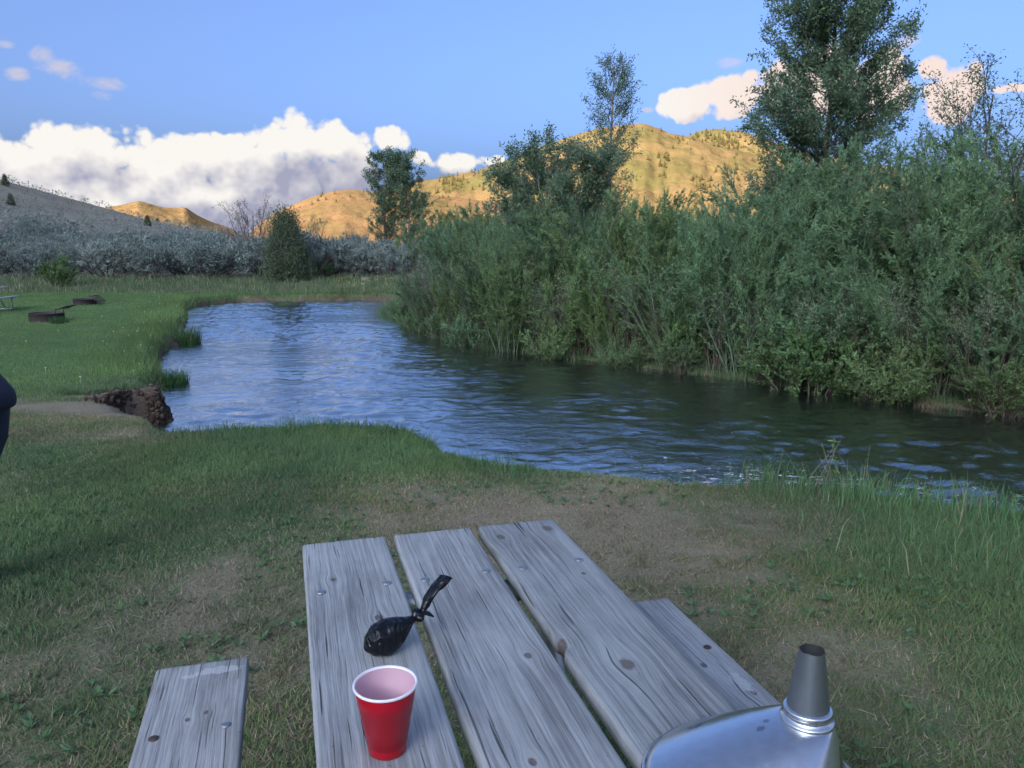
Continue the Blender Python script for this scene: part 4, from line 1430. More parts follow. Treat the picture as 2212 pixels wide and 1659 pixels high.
def flowers(name, label, n, fx, fy, test, r0, h, mat):
    x = fx(n); y = fy(n)
    s = river_sd(x, y)
    kp = rng.uniform(0, 1, n) < test(x, y, s)
    x, y, s = x[kp], y[kp], s[kp]
    z = ground_h(x, y, s)
    G = Geo()
    oc = np.array([[1, 0, 0], [0, 1, 0], [-1, 0, 0], [0, -1, 0], [0, 0, 0.7], [0, 0, -0.7]], float)
    for i in range(len(x)):
        hh = h * rng.uniform(0.5, 1.2)
        G.add(oc * r0 * rng.uniform(0.6, 1.2) + np.array([x[i], y[i], z[i] + hh]), None, [(0, 1, 4), (1, 2, 4), (2, 3, 4), (3, 0, 4), (1, 0, 5), (2, 1, 5), (3, 2, 5), (0, 3, 5)])
        G.tube(np.array([[x[i], y[i], z[i] - 0.02], [x[i], y[i], z[i] + hh]]), 0.0015, 3, False)
    return tag(obj(name, G.mesh(name), mat), label, 'flowers', None, 'stuff')


flowers('white_flowers', 'scattered white clover and dandelion heads on the left bank', 420, lambda n: rng.uniform(-16, -3, n), lambda n: rng.uniform(9, 32, n),
        lambda x, y, s: (s > 0.1) * (0.10 + 0.9 * sst(2.2, 0.3, s)) * (y > 11.5), 0.017, 0.09, M_white)
flowers('yellow_flowers', 'yellow wildflowers in the grass of the far bank', 70, lambda n: rng.uniform(-9, -3, n), lambda n: rng.uniform(36, 40, n), lambda x, y, s: (s > 0.2) * 0.6, 0.035, 0.5, M_yellow)

# weed stalks on the near bank
def weed(label, u, v, y, h, seed):
    r = np.random.default_rng(seed)
    q = at_y(u, v, y)
    z0 = gz(q[0], y)
    o = empty('weed_stalk', (q[0], y, z0), 0, label, 'weed')
    G = Geo(); F = Geo()
    p_ = bend_path(r, (0, 0, -0.02), np.array([0.03, 0, 1.0]), h, 5, 0, 0.05)
    G.tube(p_, np.linspace(0.004, 0.0015, 6), 5, False)
    n = 46
    P, D = along(p_, r.uniform(0.45, 1.0, n))
    V, Qd = leaf_quads(P, unit(r.normal(0, 0.8, (n, 3)) + np.array([0, 0, 0.6])), r.uniform(0.02, 0.05, n), 0.013, r)
    F.add(V, Qd, None, np.repeat(tint(r, n), 4, 0))
    obj('stem', G.mesh('stem'), M_twig, o)
    obj('leaves', F.mesh('leaves'), M_dogwood, o)


weed('tallest leafy weed stalk with a reddish stem on the near bank', 1672, 1000, 5.55, 0.62, 1)
weed('leafy weed stalk with a pale tip right of the tallest one', 1812, 1000, 5.30, 0.52, 2)
weed('short bushy weed stalk left of the tallest one', 1550, 1000, 5.62, 0.36, 3)
M_straw = simple('straw', (0.33, 0.28, 0.19), 0.8)
G = Geo()
for k in range(14):
    a = rng.uniform(-1, 1)
    x0, y0 = 2.05 + rng.uniform(-0.25, 0.5), 5.25 + rng.uniform(-0.1, 0.1)
    G.tube(bend_path(rng, (x0, y0, gz(x0, y0)), unit(np.array([a * 0.6, 0.1, 1.0])), rng.uniform(0.2, 0.42), 4, -0.02, 0.06), np.linspace(0.0022, 0.001, 5), 3, False)
tag(obj('dry_stalks', G.mesh('dry_stalks'), M_straw), 'few bleached dry grass stalks crossing on the near bank', 'grass', None, 'stuff')

# ------------------------------------------------------------------ stones
M_stone = simple('stone', (0.22, 0.20, 0.18), 0.9, 0, 0.3, 8, 0.5)


def stone(label, x, y, r, seed):
    rr = np.random.default_rng(seed)
    bm = bmesh.new()
    bmesh.ops.create_icosphere(bm, subdivisions=2, radius=r)
    for v in bm.verts:
        v.co = Vector((v.co.x * 1.3, v.co.y * 0.9, v.co.z * 0.65)) * (1 + 0.22 * float(rr.normal()) * 0.5)
    o = bm_obj('stone', bm, M_stone)
    o.location = (x, y, gz(x, y) + r * 0.25)
    o.rotation_euler = (0, 0, seed)
    tag(o, label, 'stone')


for j, (u, lab) in enumerate([(790, 'pale stone on the far bank, left of the three'), (822, 'pale stone on the far bank, middle of the three'), (850, 'pale stone on the far bank, right of the three')]):
    q = at_y(u, 600, 41.0 + 0.4 * j)
    stone(lab, q[0], 41.0 + 0.4 * j, 0.20 - 0.03 * j, j)

# ------------------------------------------------------------------ picnic tables
def wood_mat(name, knots, seed, base=(0.36, 0.355, 0.35), spots=()):
    """weathered grey board; local x across, y along the grain; knots = (x, y, radius)"""
    m, nt, b = new_mat(name)
    p = coords(nt, 'Object')
    p = p.vm('ADD', (seed * 0.37, seed * 1.91, seed * 0.73)) if False else p
    x, y, z = p.xyz()
    warp = (comb(nt, x * 2.0 + seed, y * 0.55, z * 2.0).noise(1.6, 2.0, 0.5) - 0.5) * 0.030
    warp = warp + (comb(nt, x * 6.0, y * 1.8 + seed, z).noise(3.0, 2.0, 0.5) - 0.5) * 0.008
    g = x + warp
    core = None
    for (kx, ky, kr) in knots:
        dx, dy = x - kx, (y - ky) * 0.62
        d2 = dx * dx + dy * dy
        kr = kr * 0.78
        infl = (d2 * (-1.0 / (2.6 * kr) ** 2)).exp()
        g = g - dx * infl * 0.75
        dd = d2.sqrt() + (comb(nt, x, y, z).noise(80.0, 2.0) - 0.5) * kr * 0.5
        c_ = dd.ss(kr * 1.05, kr * 0.55)
        core = c_ if core is None else core.mx(c_)
    # growth rings cut lengthwise: fine light and dark lines
    ring = comb(nt, g * 1.0, y * 0.012, seed * 1.0).noise(150.0, 2.0, 0.6)
    ring2 = comb(nt, g, y * 0.03, seed * 2.0).noise(42.0, 3.0, 0.6)
    fine = comb(nt, g, y * 0.02, seed * 3.0).noise(520.0, 2.0, 0.7)
    blot = comb(nt, x, y * 0.45, seed * 4.0).noise(7.0, 5.0, 0.6)
    crk = comb(nt, g, y * 0.022, seed * 8.0).noise(95.0, 1.5, 0.5)
    crk2 = comb(nt, g, y * 0.010, seed * 9.0).noise(55.0, 2.0, 0.55)
    crk3 = comb(nt, g, y * 0.014, seed * 11.0).noise(210.0, 1.0, 0.5)
    crack = (crk.ss(0.33, 0.285) * 0.8).mx(crk2.ss(0.295, 0.268)).mx(crk3.ss(0.30, 0.25) * 0.65)
    tone = ring * 0.62 + ring2 * 0.35 + fine * 0.45 + blot * 0.5 - 0.50
    dark = tuple(v * 0.50 for v in base)
    lite = tuple(min(1, v * 1.38) for v in base)
    col = mixc(nt, tone.ss(0.18, 0.70), dark, lite)
    if core is not None:
        kr_ = comb(nt, x, y, z).noise(220.0, 3.0)
        col = mixc(nt, core * 0.8, col, mixc(nt, kr_, (0.02, 0.014, 0.012), (0.17, 0.13, 0.10)))
    brown = comb(nt, x, y * 0.5, seed * 6.0).noise(5.0, 4.0, 0.6).ss(0.60, 0.74)
    col = mixc(nt, brown * 0.55, col, (0.15, 0.135, 0.12))
    for (px0, py0, prx, pry) in spots:                      # remains of white paint, chipped
        e_ = comb(nt, (x - px0) / prx, (y - py0) / pry, 0.0).vm('LENGTH')
        e_ = e_ + (p.noise(55.0, 3.0, 0.6) - 0.5) * 1.6
        chip = p.noise(170.0, 2.0, 0.5).ss(0.62, 0.66)
        col = mixc(nt, e_.ss(0.95, 0.85) * (1.0 - chip) * 0.55, col, (0.52, 0.53, 0.53))
    spk = comb(nt, x, y, z + seed).noise(95.0, 2.0, 0.5).ss(0.735, 0.76)
    col = mixc(nt, spk * 0.7, col, (0.10, 0.075, 0.06))
    col = mixc(nt, crack * 0.9, col, (0.035, 0.032, 0.032))
    put(nt, col, b.inputs['Base Color'])
    b.inputs['Roughness'].default_value = 0.72
    b.inputs['Specular IOR Level'].default_value = 0.35
    hgt = ring * 0.6 + fine * 0.25 + ring2 * 0.3 - crack * 2.2
    if core is not None:
        hgt = hgt - core * 0.5
    bump(nt, b, hgt, 1.0, 0.003)
    return m


def plank_mesh(w, L, t, seed, notch=None):
    """rounded board, worn ends; x across, y along, top at z=0"""
    r = 0.009
    prof = []
    for (cx_, cz_, a0) in ((w / 2 - r, -r, 90), (w / 2 - r, -t + r, 0)):
        for k in range(5):
            a = rad(a0 - k * 22.5)
            prof.append((cx_ + r * math.cos(a), cz_ + r * math.sin(a)))
    prof = prof[::1]
    left = [(-x_, z_) for (x_, z_) in prof][::-1]
    top = [(w / 2 * f, 0.0) for f in (-0.75, -0.5, -0.25, 0, 0.25, 0.5, 0.75)]
    ring = prof + left + top
    # put in order: right side down, then left side up, then top left to right
    P = np.array(ring)
    n = len(P)
    ys = np.concatenate([[-L / 2, -L / 2 + 0.004, -L / 2 + 0.012], np.linspace(-L / 2 + 0.03, L / 2 - 0.03, int(L / 0.03)), [L / 2 - 0.012, L / 2 - 0.004, L / 2]])
    ins = np.ones(len(ys)); 
    V = []
    for k, y_ in enumerate(ys):
        e = min(y_ + L / 2, L / 2 - y_)
        s_in = 0.008 - math.sqrt(max(0, 0.008 ** 2 - max(0, 0.008 - e) ** 2)) if e < 0.008 else 0.0
        Pc = P.copy()
        Pc[:, 0] = np.sign(P[:, 0]) * np.maximum(0, np.abs(P[:, 0]) - s_in)
        Pc[:, 1] = np.clip(P[:, 1], -t + s_in, -s_in)
        wob_l = 0.0022 * fbm(np.array([y_ * 5.0]), np.array([seed * 1.3]), 3, seed)[0]
        wob_r = 0.0022 * fbm(np.array([y_ * 5.0]), np.array([seed * 2.7 + 9]), 3, seed)[0]
        Pc[:, 0] += np.where(P[:, 0] > w * 0.42, wob_r, 0) + np.where(P[:, 0] < -w * 0.42, wob_l, 0)
        yo = np.full(n, y_)
        if e < 0.02:
            yo = yo + np.sign(y_) * -0.004 * (vn(P[:, 0] * 38 + seed, P[:, 0] * 0 + 2.0, seed) - 0.2)
        if notch is not None:
            g_ = math.exp(-((y_ - notch[0]) / 0.016) ** 2)
            Pc[:, 0] += np.where(P[:, 0] < -w * 0.40, notch[1] * g_, 0)
            Pc[:, 1] -= np.where((P[:, 0] < -w * 0.40) & (P[:, 1] > -0.01), 0.012 * g_, 0)
        V.append(np.stack([Pc[:, 0], yo, Pc[:, 1]], -1))
    k = len(ys)
    V = np.concatenate(V)
    i0 = np.arange(k - 1)[:, None] * n
    j = np.arange(n)[None, :]
    j2 = (j + 1) % n
    Q = np.stack([i0 + j, i0 + n + j, i0 + n + j2, i0 + j2], -1).reshape(-1, 4)
    bm = bmesh.new()
    vs = [bm.verts.new(v) for v in V]
    for f in Q: bm.faces.new([vs[i] for i in f])
    bm.faces.new(vs[:n])
    bm.faces.new(vs[-n:][::-1])
    bmesh.ops.recalc_face_normals(bm, faces=bm.faces)
    me = bpy.data.meshes.new('plank')
    bm.to_mesh(me); bm.free()
    for p_ in me.polygons: p_.use_smooth = len(p_.vertices) == 4
    return me


M_galv = simple('galvanised_tube', (0.42, 0.45, 0.45), 0.42, 0.75, 0.15, 30)
M_bolt = simple('bolt_steel', (0.36, 0.38, 0.40), 0.42, 0.85, 0.3, 60)
M_rustbolt = simple('rusty_bolt', (0.10, 0.075, 0.06), 0.6, 0.6, 0.4, 60)


def bolt_mesh():
    bm = bmesh.new()
    bmesh.ops.create_uvsphere(bm, u_segments=18, v_segments=8, radius=0.0115)
    for v in bm.verts:
        v.co.z = max(v.co.z * 0.36, -0.001)
    me = bpy.data.meshes.new('bolt')
    bm.to_mesh(me); bm.free()
    for p_ in me.polygons: p_.use_smooth = True
    return me


BOLT = bolt_mesh()


def picnic_table(loc, rz, label, L=2.4, dark_bolts=(), wood=True, detail=True):
    """origin on the ground under the middle; local y along the boards, x across"""
    o = empty('picnic_table', loc, rz, label, 'picnic table')
    specs = []
    for k, xc in enumerate((-0.2515, -0.002, 0.2505)):
        wdt = (0.229, 0.224, 0.233)[k]
        specs.append(('tabletop_plank', xc, wdt, 0.78, k))
    specs.append(('seat_plank', -0.642, 0.236, 0.47, 3))
    specs.append(('seat_plank', 0.645, 0.236, 0.47, 4))
    yc = L / 2
    KN = [[(0.039, yc - 0.49, 0.012), (-0.045, yc - 0.26, 0.010), (0.05, -0.35, 0.012)],
          [(0.060, yc - 0.737, 0.011), (-0.03, yc - 1.05, 0.010), (0.01, -0.5, 0.013)],
          [(-0.074, yc - 0.105, 0.017), (0.075, yc - 0.077, 0.020), (-0.013, yc - 0.822, 0.021), (-0.105, yc - 0.70, 0.014), (0.06, yc - 0.40, 0.008), (0.02, -0.6, 0.016)],
          [(0.03, yc - 0.25, 0.008), (-0.01, yc - 0.27, 0.009), (0.02, -0.2, 0.014)],
          [(0.02, yc - 0.40, 0.012), (0.075, yc - 0.55, 0.012), (-0.04, -0.3, 0.015)]]
    SPOTS = {3: ((0.045, yc - 0.055, 0.065, 0.020), (-0.03, yc - 0.07, 0.02, 0.012)), 4: ((-0.03, yc - 0.10, 0.022, 0.045), (-0.055, yc - 0.05, 0.02, 0.015), (0.07, yc - 0.50, 0.022, 0.055))}
    for (nm, xc, wdt, zt, k) in specs:
        if detail:
            mt_ = wood_mat('weathered_board', KN[k], k * 3 + 1, ((0.285, 0.300, 0.295), (0.270, 0.285, 0.280), (0.235, 0.252, 0.250))[k] if k < 3 else (0.295, 0.308, 0.30), SPOTS.get(k, ()))
        else:
            mt_ = M_oldwood
        pm = plank_mesh(wdt, L, 0.038, k + 1, (yc - 0.715, 0.014) if (k == 2 and detail) else None)
        pl = obj(nm, pm, mt_, o)
        pl.location = (xc, 0, zt)
        if detail:
            for sy in (1, -1):
                for sx in (-1, 1):
                    bo = obj('bolt', BOLT if (k, sx) not in dark_bolts else BOLT_D, M_bolt if (k, sx) not in dark_bolts else M_rustbolt, pl)
                    bo.location = (sx * 0.0785, sy * (yc - 0.323 + 0.004 * sx), 0.001)
    # tubular frame: one bent leg loop at each end, brace to the middle, flat brackets under the boards
    for sy in (1, -1):
        yl = sy * (yc - 0.323)
        G = Geo()
        pts = [(-0.34, yl, 0.70), (-0.34, yl, 0.66)]
        # walk-through frame: seat post up from a ground runner
        run = []
        for (xa, za) in ((-0.645, 0.41), (-0.645, 0.12), (-0.62, 0.055), (-0.57, 0.03), (0.57, 0.03), (0.62, 0.055), (0.645, 0.12), (0.645, 0.41)):
            run.append((xa, yl, za))
        G.tube(np.array(run), 0.021, 10)
        obj('leg_frame', G.mesh('leg_frame', True), M_galv, o)
        for sx in (-1, 1):
            G = Geo()
            G.tube(np.array([(sx * 0.40, yl, 0.04), (sx * 0.30, yl, 0.35), (sx * 0.22, yl, 0.695)]), 0.021, 10)
            obj('leg', G.mesh('leg', True), M_galv, o)
        G = Geo()
        G.box((0, yl, 0.722), (0.355, 0.026, 0.019))
        obj('bracket', G.mesh('bracket'), M_galv, o)
        G = Geo()
        G.tube(np.array([(-0.118, yl, 0.05), (-0.118, yl * 0.6, 0.34), (-0.118, sy * 0.12, 0.68), (-0.118, sy * 0.04, 0.715)]), 0.021, 10)
        obj('brace', G.mesh('brace', True), M_galv, o)
        for sx in (-1, 1):
            G = Geo()
            G.box((sx * 0.645, yl, 0.4215), (0.10, 0.024, 0.0095))
            obj('seat_bracket', G.mesh('seat_bracket'), M_galv, o)
    G = Geo()
    G.box((0, 0, 0.728), (0.34, 0.026, 0.0125))
    obj('centre_cleat', G.mesh('centre_cleat'), M_galv, o)
    return o


BOLT_D = BOLT.copy()
M_oldwood = simple('old_grey_wood', (0.40, 0.40, 0.40), 0.8, 0, 0.25, 14, 0.3)
TA = rad(-16.26)
TN = np.array([math.cos(TA), -math.sin(TA)]); TT = np.array([math.sin(TA), math.cos(TA)])


def on_table(perp, alng):
    q = TN * perp + TT * alng
    return float(q[0]), float(q[1])


tl = 2.4
tcx, tcy = on_table(0.3765, 2.11 - tl / 2)
picnic_table((tcx, tcy, 0.0), -TA, 'weathered grey picnic table in the foreground with red cup on it', tl, dark_bolts=((3, -1), (4, -1), (4, 1)))
# second table, only its seat end shows at the left edge
q = at_z(24, 670, -0.62)
far_tab = picnic_table((q[0] - 1.02, q[1] + 0.15, gz(q[0] - 0.7, q[1])), rad(8), 'distant picnic table with pale seat end at the left edge', 1.8, detail=False)

# ------------------------------------------------------------------ red cup
M_red, nt, b = new_mat('red_plastic')
b.inputs['Base Color'].default_value = (0.40, 0.004, 0.016, 1)
b.inputs['Roughness'].default_value = 0.30
b.inputs['Specular IOR Level'].default_value = 0.35
M_cupin, nt, b = new_mat('white_plastic')
b.inputs['Base Color'].default_value = (0.80, 0.76, 0.77, 1)
b.inputs['Roughness'].default_value = 0.35
b.inputs['Subsurface Weight'].default_value = 0.0


M_lining, nt, b = new_mat('pink_white_lining')
b.inputs['Base Color'].default_value = (0.60, 0.40, 0.46, 1)
b.inputs['Roughness'].default_value = 0.35


def lathe(profile, seg=48, wob=None):
    P = np.array(profile, float)
    a = np.linspace(0, 2 * math.pi, seg, endpoint=False)
    V = np.stack([P[:, None, 0] * np.cos(a), P[:, None, 0] * np.sin(a), P[:, None, 1] + 0 * a], -1).reshape(-1, 3)
    k = len(P)
    i0 = np.arange(k - 1)[:, None] * seg
    j = np.arange(seg)[None, :]
    j2 = (j + 1) % seg
    return V, np.stack([i0 + j, i0 + j2, i0 + seg + j2, i0 + seg + j], -1).reshape(-1, 4)


cx_, cy_ = on_table(0.124, 1.156)
cup = empty('plastic_cup', (cx_, cy_, 0.7805), 0.3, 'red plastic cup with white rim and inside on the left tabletop plank', 'cup')
# faceted grip: slight flats toward the base
V, Qd = lathe([(0.0005, 0.004), (0.026, 0.004), (0.0285, 0.0), (0.0305, 0.002), (0.0318, 0.012), (0.0322, 0.018), (0.0330, 0.0185), (0.0368, 0.042), (0.0374, 0.0426), (0.0412, 0.068), (0.0420, 0.0688), (0.0445, 0.086), (0.0451, 0.0866), (0.0482, 0.1085), (0.0478, 0.1105), (0.0488, 0.1165)], 64)
obj('cup_wall', mesh_np('cup_wall', V, Qd, None, True), M_red, cup)
V, Qd = lathe([(0.0488, 0.1166), (0.0512, 0.1160), (0.0524, 0.1180), (0.0520, 0.1203), (0.0502, 0.1212), (0.0484, 0.1200), (0.0478, 0.1175)], 64)
obj('rim', mesh_np('rim', V, Qd, None, True), M_cupin, cup)
V, Qd = lathe([(0.0477, 0.1174), (0.0473, 0.108), (0.0408, 0.0675), (0.0402, 0.0665), (0.0312, 0.016), (0.029, 0.0065), (0.0005, 0.006)], 64)
obj('lining', mesh_np('lining', V, Qd, None, True), M_lining, cup)

# ------------------------------------------------------------------ knotted bag
M_bag, nt, b = new_mat('black_film')
p = coords(nt)
b.inputs['Base Color'].default_value = (0.004, 0.005, 0.007, 1)
b.inputs['Roughness'].default_value = 0.30
b.inputs['Specular IOR Level'].default_value = 0.35
cr = p.noise(20.0, 1.5, 0.5, 1.0)
bump(nt, b, (cr - 0.5).abs() * 2.4, 0.8, 0.012)
bx, by = on_table(0.176, 1.462)
bag = empty('waste_bag', (bx, by, 0.7805), 0.0, 'knotted black plastic bag lying on the left plank behind the red cup', 'bag')
# axis of the bag: from the fat end up to the right, towards the gap
bd = unit(np.array([0.80, 0.48, 0.34]))
path_b = [np.array([-0.030, -0.012, 0.030]) + bd * t for t in np.linspace(-0.030, 0.090, 12)]
rads = [0.004, 0.020, 0.028, 0.0325, 0.034, 0.0335, 0.031, 0.027, 0.021, 0.0145, 0.009, 0.0065]
rb = np.random.default_rng(5)


def soft_tube(path, rads, seg, amp, seed, flat=None, fold=0.0):
    P = np.array(path)
    Tn = unit(np.gradient(P, axis=0))
    V = []
    a = np.linspace(0, 2 * math.pi, seg, endpoint=False)
    for i in range(len(P)):
        s_ = unit(np.cross(Tn[i], np.array([0, 0, 1.0])))
        u_ = np.cross(s_, Tn[i])
        w_ = 1 + amp * fbm(np.cos(a) * 2.2 + seed + i * 0.55, np.sin(a) * 2.2 + i * 0.1, 3, seed) + fold * np.sin(a * 9 + i * 0.8)
        fl = 1.0 if flat is None else flat[i]
        V.append(P[i] + (rads[i] * w_)[:, None] * (np.cos(a)[:, None] * s_ + np.sin(a)[:, None] * u_ * fl))
    V = np.concatenate(V)
    k = len(P)
    i0 = np.arange(k - 1)[:, None] * seg
    j = np.arange(seg)[None, :]
    j2 = (j + 1) % seg
    return V, np.stack([i0 + j, i0 + j2, i0 + seg + j2, i0 + seg + j], -1).reshape(-1, 4)


V, Qd = soft_tube(path_b, rads, 40, 0.16, 3, None, 0.025)
V[:, 2] = np.maximum(V[:, 2], 0.0008 + 0.1 * np.minimum(0, V[:, 2]) * 0)
obj('bag_body', mesh_np('bag_body', V, Qd, None, True), M_bag, bag)
e0 = path_b[-1]
V, Qd = soft_tube([e0 - bd * 0.006, e0, e0 + bd * 0.006, e0 + bd * 0.012, e0 + bd * 0.018], [0.007, 0.0125, 0.0135, 0.0115, 0.006], 24, 0.5, 9, None, 0.12)
obj('knot', mesh_np('knot', V, Qd, None, True), M_bag, bag)
td = unit(np.array([0.58, 0.50, 0.78]))
t0 = e0 + bd * 0.014
tail = [t0 + td * s_ + np.array([-0.004, 0.0, 0.004]) * math.sin(s_ * 40) for s_ in np.linspace(0, 0.092, 11)]
tail[-1] = tail[-1] + np.array([-0.004, 0, -0.002])
V, Qd = soft_tube(tail, [0.006, 0.008, 0.010, 0.0115, 0.0125, 0.0135, 0.0145, 0.0155, 0.0165, 0.0170, 0.0155], 28, 0.30, 21, [0.8, 0.7, 0.6, 0.55, 0.5, 0.45, 0.42, 0.4, 0.38, 0.36, 0.34], 0.06)
obj('tail', mesh_np('tail', V, Qd, None, True), M_bag, bag)
fl0 = e0 + bd * 0.016
V, Qd = soft_tube([fl0, fl0 + np.array([0.012, 0.004, -0.004]), fl0 + np.array([0.022, 0.006, -0.012])], [0.006, 0.009, 0.004], 14, 0.5, 31, [0.6, 0.4, 0.3], 0.1)
obj('loose_end', mesh_np('loose_end', V, Qd, None, True), M_bag, bag)

# ------------------------------------------------------------------ galvanised funnel standing on its mouth
M_funnel, nt, b = new_mat('galvanised_sheet')
p = coords(nt)
sp = p.voronoi(85.0, 0.0, 'F1', 'Color')
spf = p.noise(60.0, 3.0, 0.6)
fx_, fy_, fz_ = p.xyz()
col = mixc(nt, spf, (0.50, 0.53, 0.56), (0.66, 0.69, 0.72))
# a blue crayon smear on the shoulder and two dull scuffs
sm = comb(nt, (fx_ + 0.060) * 22.0, (fy_ - 0.072) * 60.0, (fz_ - 0.052) * 55.0).vm('LENGTH')
sm = (sm + (p.noise(90.0, 3.0, 0.6) - 0.5) * 1.1).ss(1.0, 0.55) * p.vm('MULTIPLY', (0.5, 2.0, 2.0)).noise(140.0, 2.0).ss(0.40, 0.52)
col = mixc(nt, sm * 0.95, col, (0.03, 0.14, 0.50))
for (sx_, sy_, k_) in ((0.018, -0.012, 190.0), (0.034, -0.002, 230.0)):
    q_ = comb(nt, (fx_ - sx_) * k_ * 0.7, (fy_ - sy_) * k_, 0.0).vm('LENGTH')
    col = mixc(nt, (q_ + (p.noise(150.0) - 0.5) * 1.2).ss(1.0, 0.8), col, (0.34, 0.34, 0.38))
amb = comb(nt, (fx_ - 0.137) * 26.0, (fy_ + 0.045) * 26.0, (fz_ - 0.018) * 24.0).vm('LENGTH')  # amber reflection at the lower right, painted into the metal colour
amber_reflection = (amb + (p.noise(40.0, 2.0) - 0.5) * 0.3).ss(1.05, 0.98)
col = mixc(nt, amber_reflection * 0.85, col, (0.17, 0.115, 0.035))
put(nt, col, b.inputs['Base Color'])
b.inputs['Metallic'].default_value = 0.92
put(nt, spf * 0.16 + 0.15, b.inputs['Roughness'])
bump(nt, b, spf, 0.08, 0.004)
M_spout = simple('zinc_dark_reflection', (0.27, 0.30, 0.32), 0.38, 0.9, 0.15, 30)  # base darkened: the spout's dark reflection is put into its colour
M_funnel_in = simple('funnel_inside', (0.16, 0.17, 0.18), 0.5, 0.8, 0.2, 40)
fx, fy = on_table(0.655, 0.945)
fun = empty('metal_funnel', (fx, fy, 0.7805), -TA, 'galvanised metal funnel standing mouth down on the right edge of the tabletop', 'funnel')
# body: oval mouth (local x across) to a round neck set to the right
NC = np.array([0.094, -0.022, 0.088])
segN = 72
a = np.linspace(0, 2 * math.pi, segN, endpoint=False)


def fring(t, z, grow=1.0):
    ax_ = 0.160 * (1 - t) + 0.0385 * t
    ay_ = 0.122 * (1 - t) + 0.0385 * t
    c = NC * t
    return np.stack([c[0] + ax_ * grow * np.cos(a), c[1] + ay_ * grow * np.sin(a), np.full(segN, z)], -1)


rings = []
for t in np.linspace(0, 1, 17):
    z_ = 0.014 + 0.073 * (1 - (1 - t) ** 1.3)
    rings.append(fring(t, z_))
rings = [fring(0, 0.0), fring(0, 0.010)] + rings
V = np.concatenate(rings)


def grid_q(k, seg):
    i0 = np.arange(k - 1)[:, None] * seg
    j = np.arange(seg)[None, :]
    j2 = (j + 1) % seg
    return np.stack([i0 + j, i0 + j2, i0 + seg + j2, i0 + seg + j], -1).reshape(-1, 4)


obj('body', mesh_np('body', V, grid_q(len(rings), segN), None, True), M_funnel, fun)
# rolled rim of the mouth
G = Geo()
rp = np.concatenate([fring(0, 0.006), fring(0, 0.006)[:2]])
G.tube(rp, 0.0055, 8, False)
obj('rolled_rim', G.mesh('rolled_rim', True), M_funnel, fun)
ztop = float(rings[-1][0, 2])
sp_o = (NC[0], NC[1], ztop)
V, Qd = lathe([(0.0375, -0.004), (0.0405, -0.001), (0.0415, 0.003), (0.0395, 0.0065), (0.0355, 0.008), (0.0345, 0.0165), (0.0368, 0.0185), (0.0372, 0.0215), (0.0345, 0.0235), (0.0318, 0.0245)], 56)
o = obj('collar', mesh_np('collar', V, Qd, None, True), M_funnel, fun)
o.location = sp_o
V, Qd = lathe([(0.0325, 0.020), (0.0302, 0.036), (0.0242, 0.082), (0.0185, 0.118)], 56)
th = np.arctan2(V[:, 1], V[:, 0])
topv = V[:, 2] > 0.11
V[:, 2] += np.where(topv, 0.0006 * np.sin(th * 5 + 1) + 0.0004 * np.sin(th * 9), 0)
V[:, :2] *= np.where(topv, 1 + 0.02 * np.sin(th * 3 + 0.5), 1)[:, None]
o = obj('spout', mesh_np('spout', V, Qd, None, True), M_spout, fun)
o.location = sp_o
Vi = V.copy()
Vi[:, :2] *= 0.955
Vi[:, 2] -= 0.0003
o = obj('spout_inside', mesh_np('spout_inside', Vi, Qd[:, ::-1], None, True), M_funnel_in, fun)
o.location = sp_o

# ------------------------------------------------------------------ fire rings
M_rust = simple('rusty_steel', (0.075, 0.058, 0.060), 0.75, 0.35, 0.45, 9, 0.3)
M_ash = simple('ash', (0.06, 0.055, 0.05), 0.95, 0, 0.4, 15, 0.4)


